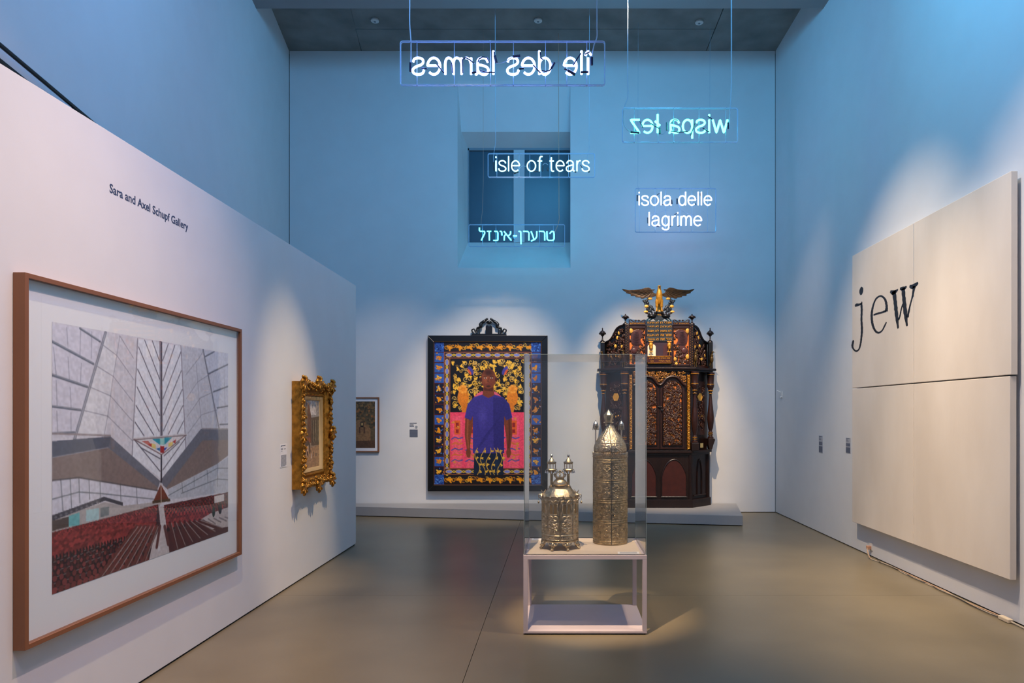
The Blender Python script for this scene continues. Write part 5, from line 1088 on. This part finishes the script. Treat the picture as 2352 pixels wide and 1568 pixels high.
    for X, Y, zt_, nm in ((AX+s*.54, AY+.07, 3.15, 1), (AX+s*.895, 11.35, 2.88, 0)):
        q = MB(); q.lathe([(.045,0),(.04,.02),(.02,.035),(.012,.05),(.01,.10),(.03,.12),(.05,.15),(.045,.18),(.02,.20),(.008,.21),(.012,.235),(.003,.25)], X, Y, zt_, 14)
        for k in range(8): a = k*PI/4; q.ball((X+math.cos(a)*.045, Y+math.sin(a)*.045, zt_+.15+.012*(k % 2)), .016)
        q.build('urn_finial', M_wood, ark)
# centre tablet
MB().box(AX-.205, AX+.205, AY+yo-.05, AY+yo, 2.93-.0, 3.21).build('law_tablet', M_slate, ark, bevel=.004)
MB().box(AX-.205, AX+.205, AY+yo-.04, AY+yo, 2.50, 2.93).build('tablet_lower_panel', mat('plum_panel', (60, 42, 52), .4, var=.1, scale=12), ark, bevel=.003)
MB().box(AX-.215, AX+.215, AY+yo-.055, AY+yo, 2.855, 2.93).build('law_tablet', M_slate, ark, bevel=.003)
MB().box(AX-.004, AX+.004, AY+yo-.058, AY+yo-.05, 2.86, 3.20).build('tablet_divider', M_ebony, ark, smooth=False)
yt_ = AY+yo-.0565
rowz = [3.155, 3.085, 3.015, 2.945, 2.877]
Lc = ['לא תרצח', 'לא תנאף', 'לא תגנב', 'לא תענה', 'לא תחמד']; Rc = ['אנכי ה', 'לא יהיה', 'לא תשא', 'שמור את', 'כבד את']
def fr_(cx_, z): return lambda u, v, d: (AX+cx_+u, yt_-d, z+v)
def heb(s): return s[::-1]
for i, z in enumerate(rowz):
    for cx_, s_, wd in ((-.103, Lc[i], .182), (.103, Rc[i], .182)):
        o = text_obj('inscription', heb(s_), M_gold, wd, -.038, fr_(cx_, z), ark, .004, weight=.02)
# plaque
q = MB(); q.box(AX-.19, AX+.19, AY+yo-.06, AY+yo-.03, 2.485, 2.60); q.build('plaque', M_panel, ark, bevel=.002)
q = MB(); q.tube([(AX-.19, AY+yo-.062, 2.485), (AX+.19, AY+yo-.062, 2.485), (AX+.19, AY+yo-.062, 2.60), (AX-.19, AY+yo-.062, 2.60)], .006, 4, True); q.build('plaque_border', M_gold, ark)
yt_ = AY+yo-.0605
text_obj('inscription', heb('זאת הארון נדבה שוקיע'), M_gold, .34, -.032, fr_(0, 2.552), ark, .003, weight=.015); text_obj('inscription', heb('באמ'), M_gold, .05, -.026, fr_(-.12, 2.508), ark, .003); text_obj('inscription', heb('משה הרודי'), M_gold, .18, -.026, fr_(.08, 2.508), ark, .003)
yt_ = AY+yo-.0455
text_obj('inscription', heb('אברהם שולקין'), M_gold, .235, -.032, fr_(-.355, 3.14), ark, .003, weight=.02); text_obj('inscription', heb('מעשה ידי'), M_gold, .225, -.022, fr_(.355, 3.145), ark, .003)
M_mir = mat('gold_mirror', (255, 236, 190), .18, .9)
for s in (-1, 1):
    c_ = s*.115+(.01 if s > 0 else -.01); n = 10; pl_ = [(-.065, 2.605), (.065, 2.605)] + [(.065*math.cos(PI*k/n), 2.765+.05*math.sin(PI*k/n)) for k in range(n+1)]
    MB().prism([(AX+c_+u, v) for u, v in pl_], AY+yo-.043, AY+yo-.036).build('arched_mirror', mat('cream_arch', (240, 226, 196), .35) if s < 0 else bpy.data.materials['plum_brown_wood'], ark, smooth=False)
    q = MB(); X = AX+c_-.015+(.045 if s > 0 else 0); Yb = AY+yo-.075
    q.ball((X, Yb, 2.79), .034, .028, .05, 12, 9); q.ball((X, Yb-.01, 2.745), .022, .02, .03); q.tube([(X-.035, Yb, 2.85), (X+.035, Yb, 2.85)], [.008,.014,.008], 6)
    for k in (-1, 1): q.tube([(X+k*.012, Yb, 2.74), (X+k*.016, Yb, 2.68)], .0055, 6); 
    q.tube([(X-.035, Yb, 2.678), (X+.035, Yb, 2.678)], .007, 6); q.tube([(X, Yb, 2.67), (X, Yb, 2.60)], .005, 6); q.build('gilded_bird', M_gold, ark)
# openwork crest that carries the eagle
q = MB(); Yc = AY+.06
for s in (-1, 1):
    q.tube([(AX+s*.11+.085*math.cos(a), Yc, 3.215+.075*math.sin(a)) for a in np.arange(0, PI+.1, .2)], .012, 7)
    q.tube(cr([(AX+s*.03,Yc,3.21),(AX+s*.09,Yc,3.28),(AX+s*.16,Yc,3.22)], 4), .014, 7)
q.build('arched_scroll', mat('teal_scroll', (24, 62, 72), .4), ark)
for s in (-1, 1):
    q = MB(); q.ball((AX+s*.115, Yc, 3.33), .075, .06, .058, 16, 10); q.build('dark_orb', M_ebony, ark)
    q = MB()
    for k in range(5): 
        a = s*(k-2)*.5; q.tube(cr([(AX+s*.115+math.sin(a)*.05, Yc-.03, 3.345), (AX+s*.115+math.sin(a)*.08, Yc-.03, 3.385), (AX+s*.115+math.sin(a)*.095, Yc-.02, 3.42)], 3), [.010,.012,.003], 6)
    q.build('orb_crown', M_wood, ark)
    q = MB(); r_ = random.Random(90)
    for (a, b) in (((.16,3.36),(.22,3.47)), ((.20,3.45),(.15,3.55)), ((.14,3.50),(.23,3.60)), ((.20,3.56),(.26,3.64)), ((.10,3.42),(.13,3.54)), ((.07,3.47),(.17,3.58)), ((.21,3.60),(.17,3.68))):
        m0 = ((a[0]+b[0])/2+r_.uniform(-.03,.03), (a[1]+b[1])/2+r_.uniform(-.02,.02)); q.tube(cr([(AX+s*a[0],Yc,a[1]),(AX+s*m0[0],Yc-.01,m0[1]),(AX+s*b[0],Yc,b[1])], 4), [.014,.022,.018,.008], 7)
    for (u, v, r) in ((.18,3.60,.028),(.19,3.54,.03),(.15,3.47,.03),(.23,3.62,.024),(.12,3.54,.024),(.2,3.42,.02)): q.ball((AX+s*u, Yc, v), r, .018, r*.9, 9, 6)
    q.tube([(AX+s*.2,Yc,3.635),(AX+s*.275,Yc,3.635)], [.022,.003], 6); q.build('leafy_scroll', M_slate, ark, ang=1.2)
    for (u, v) in ((.145, 3.665), (.205, 3.54), (.215, 3.45)):
        q = MB(); q.ball((AX+s*u, Yc-.035, v), .036, .010, .024, 14, 7); q.build('gold_disc', M_goldp, ark)
q = MB(); q.prism([(AX-.075, 3.24), (AX+.075, 3.24), (AX+.09, 3.36), (AX+.05, 3.43), (AX-.05, 3.43), (AX-.09, 3.36)], Yc-.015, Yc+.015); q.build('crest_shield', M_slate, ark, bevel=.004)
q = MB(); q.prism([(AX-.08, 3.425), (AX+.08, 3.425), (AX+.08, 3.455), (AX-.08, 3.455)], Yc-.04, Yc+.04); q.build('eagle_perch', M_slate, ark, bevel=.006)
q = MB(); q.prism([(AX-.035+.0, 3.455), (AX+.05, 3.455), (AX+.05, 3.53), (AX+.03, 3.575), (AX+.005, 3.585), (AX-.02, 3.575), (AX-.035, 3.53)], Yc+.02, Yc+.035); q.build('gold_arch', M_goldp, ark, smooth=False)
yt_ = Yc-.016; text_obj('inscription', heb('כתר'), M_gold, .12, -.045, fr_(0, 3.345), ark, .004, weight=.02)
# eagle
eg = bpy.data.objects.new('gilded_eagle', None); C.objects.link(eg); eg.location = (AX, Yc, 3.45); par(eg, ark)
EM = MB(); Ye = Yc-.045
prof = [(.012,3.57),(.030,3.585),(.044,3.62),(.052,3.67),(.053,3.71),(.050,3.76),(.044,3.80),(.036,3.84),(.029,3.87),(.026,3.895),(.027,3.915),(.028,3.93),(.024,3.948),(.012,3.957),(.002,3.959)]
rings = []; nn = 20
for r, z in prof: rings += [(AX+1.0*r*math.cos(k*2*PI/nn), Ye+.9*r*math.sin(k*2*PI/nn)-.02*(z-3.6), z) for k in range(nn)]
EM.add(rings, [(i*nn+k, i*nn+(k+1) % nn, (i+1)*nn+(k+1) % nn, (i+1)*nn+k) for i in range(len(prof)-1) for k in range(nn)])
EM.build('body', M_gold, eg, ang=1.2)
for s in (-1, 1):
    q = MB(); q.tube(cr([(AX+s*.030,Ye,3.65),(AX+s*.038,Ye,3.58),(AX+s*.038,Ye,3.52),(AX+s*.042,Ye-.01,3.47),(AX+s*.044,Ye-.02,3.457)], 4), [.030,.024,.013,.010,.014], 8)
    for k in (-1, 0, 1): q.tube([(AX+s*.044,Ye-.015,3.462),(AX+s*.044+k*.016,Ye-.045,3.459)], [.008,.004], 6)
    q.build('leg', M_gold, eg)
q = MB(); q.tube(cr([(AX,Ye-.03,3.925),(AX,Ye-.055,3.918),(AX,Ye-.062,3.895)], 4), [.012,.010,.003], 7); [q.ball((AX+s*.016,Ye-.026,3.932), .004) for s in (-1,1)]; q.build('beak', M_wood2, eg)
ZMAP[0] = None
M_wing = mat('dark_bronze_wing', (84, 56, 24), .4, .35, var=.3, scale=20, bump=.2, bscale=60)
zpx = lambda y: EYE+(CY-y)/142.0
for s in (-1, 1):
    src = [(940,360),(890,345),(855,300),(820,240),(770,213),(690,218),(560,252),(400,262),(280,258),(200,232),(145,220),(142,235),(170,262),(235,300),(232,325),(290,345),(340,360),(345,400),(400,405),(450,408),(460,435),(510,445),(575,450),(580,472),(630,478),(690,458),(760,450),(830,455),(900,430),(945,415)]
    pl_ = [(AX - s*(1018-x)/10.455/142.5*1.0 * -1, zpx(640+y/10.455)) for x, y in src]
    q = MB(); 
    def wm(u, v, d, s=s): 
        k = abs(u-AX)/.58; return (u, Ye+.01+d+.10*k*k, v)
    q.prism(pl_, -.012, .012, wm); wo = q.build('wing', M_wing, eg, bevel=.005)
    q = MB()
    for k in range(7):
        a = (.10+.0*k, zpx(676-k*1.0)); xs = [.10+.065*k, .14+.075*k]; 
        pts = [wm(AX+s*(.07+t*(.12+.06*k)), zpx(665+ (11-k*1.3)*t + (6-k)*1.6*t), -.014) for t in (0,.25,.5,.75,1)]; q.tube(pts, [.003,.007,.007,.003], 5)
    q.build('feather_ridges', M_wing, wo, kind='stuff')
# four small birds on the cornice
for s in (-1, 1):
    for X, Y in ((AX+s*.58, AY-.02), (AX+s*.90, 11.25)):
        q = MB(); z = z2; q.ball((X, Y, z+.15), .030, .035, .065, 12, 9); q.tube(cr([(X,Y,z+.19),(X+s*.004,Y-.01,z+.235),(X+s*.01,Y-.012,z+.262)], 4), [.024,.014,.013], 8); q.ball((X+s*.012,Y-.012,z+.27), .018, .02, .018); q.tube([(X+s*.022,Y-.02,z+.272),(X+s*.05,Y-.03,z+.262)], [.008,.002], 6)
        q.tube([(X,Y+.02,z+.12),(X-s*.03,Y+.03,z+.05)], [.02,.008], 6)
        for k in (-1, 1): q.tube([(X+k*.012,Y,z+.10),(X+k*.014,Y-.005,z+.005)], .0055, 6)
        q.build('perched_bird', mat('dark_gilt_bird', (96, 72, 34), .35, .5) if 'dark_gilt_bird' not in bpy.data.materials else bpy.data.materials['dark_gilt_bird'], ark, ang=1.2)
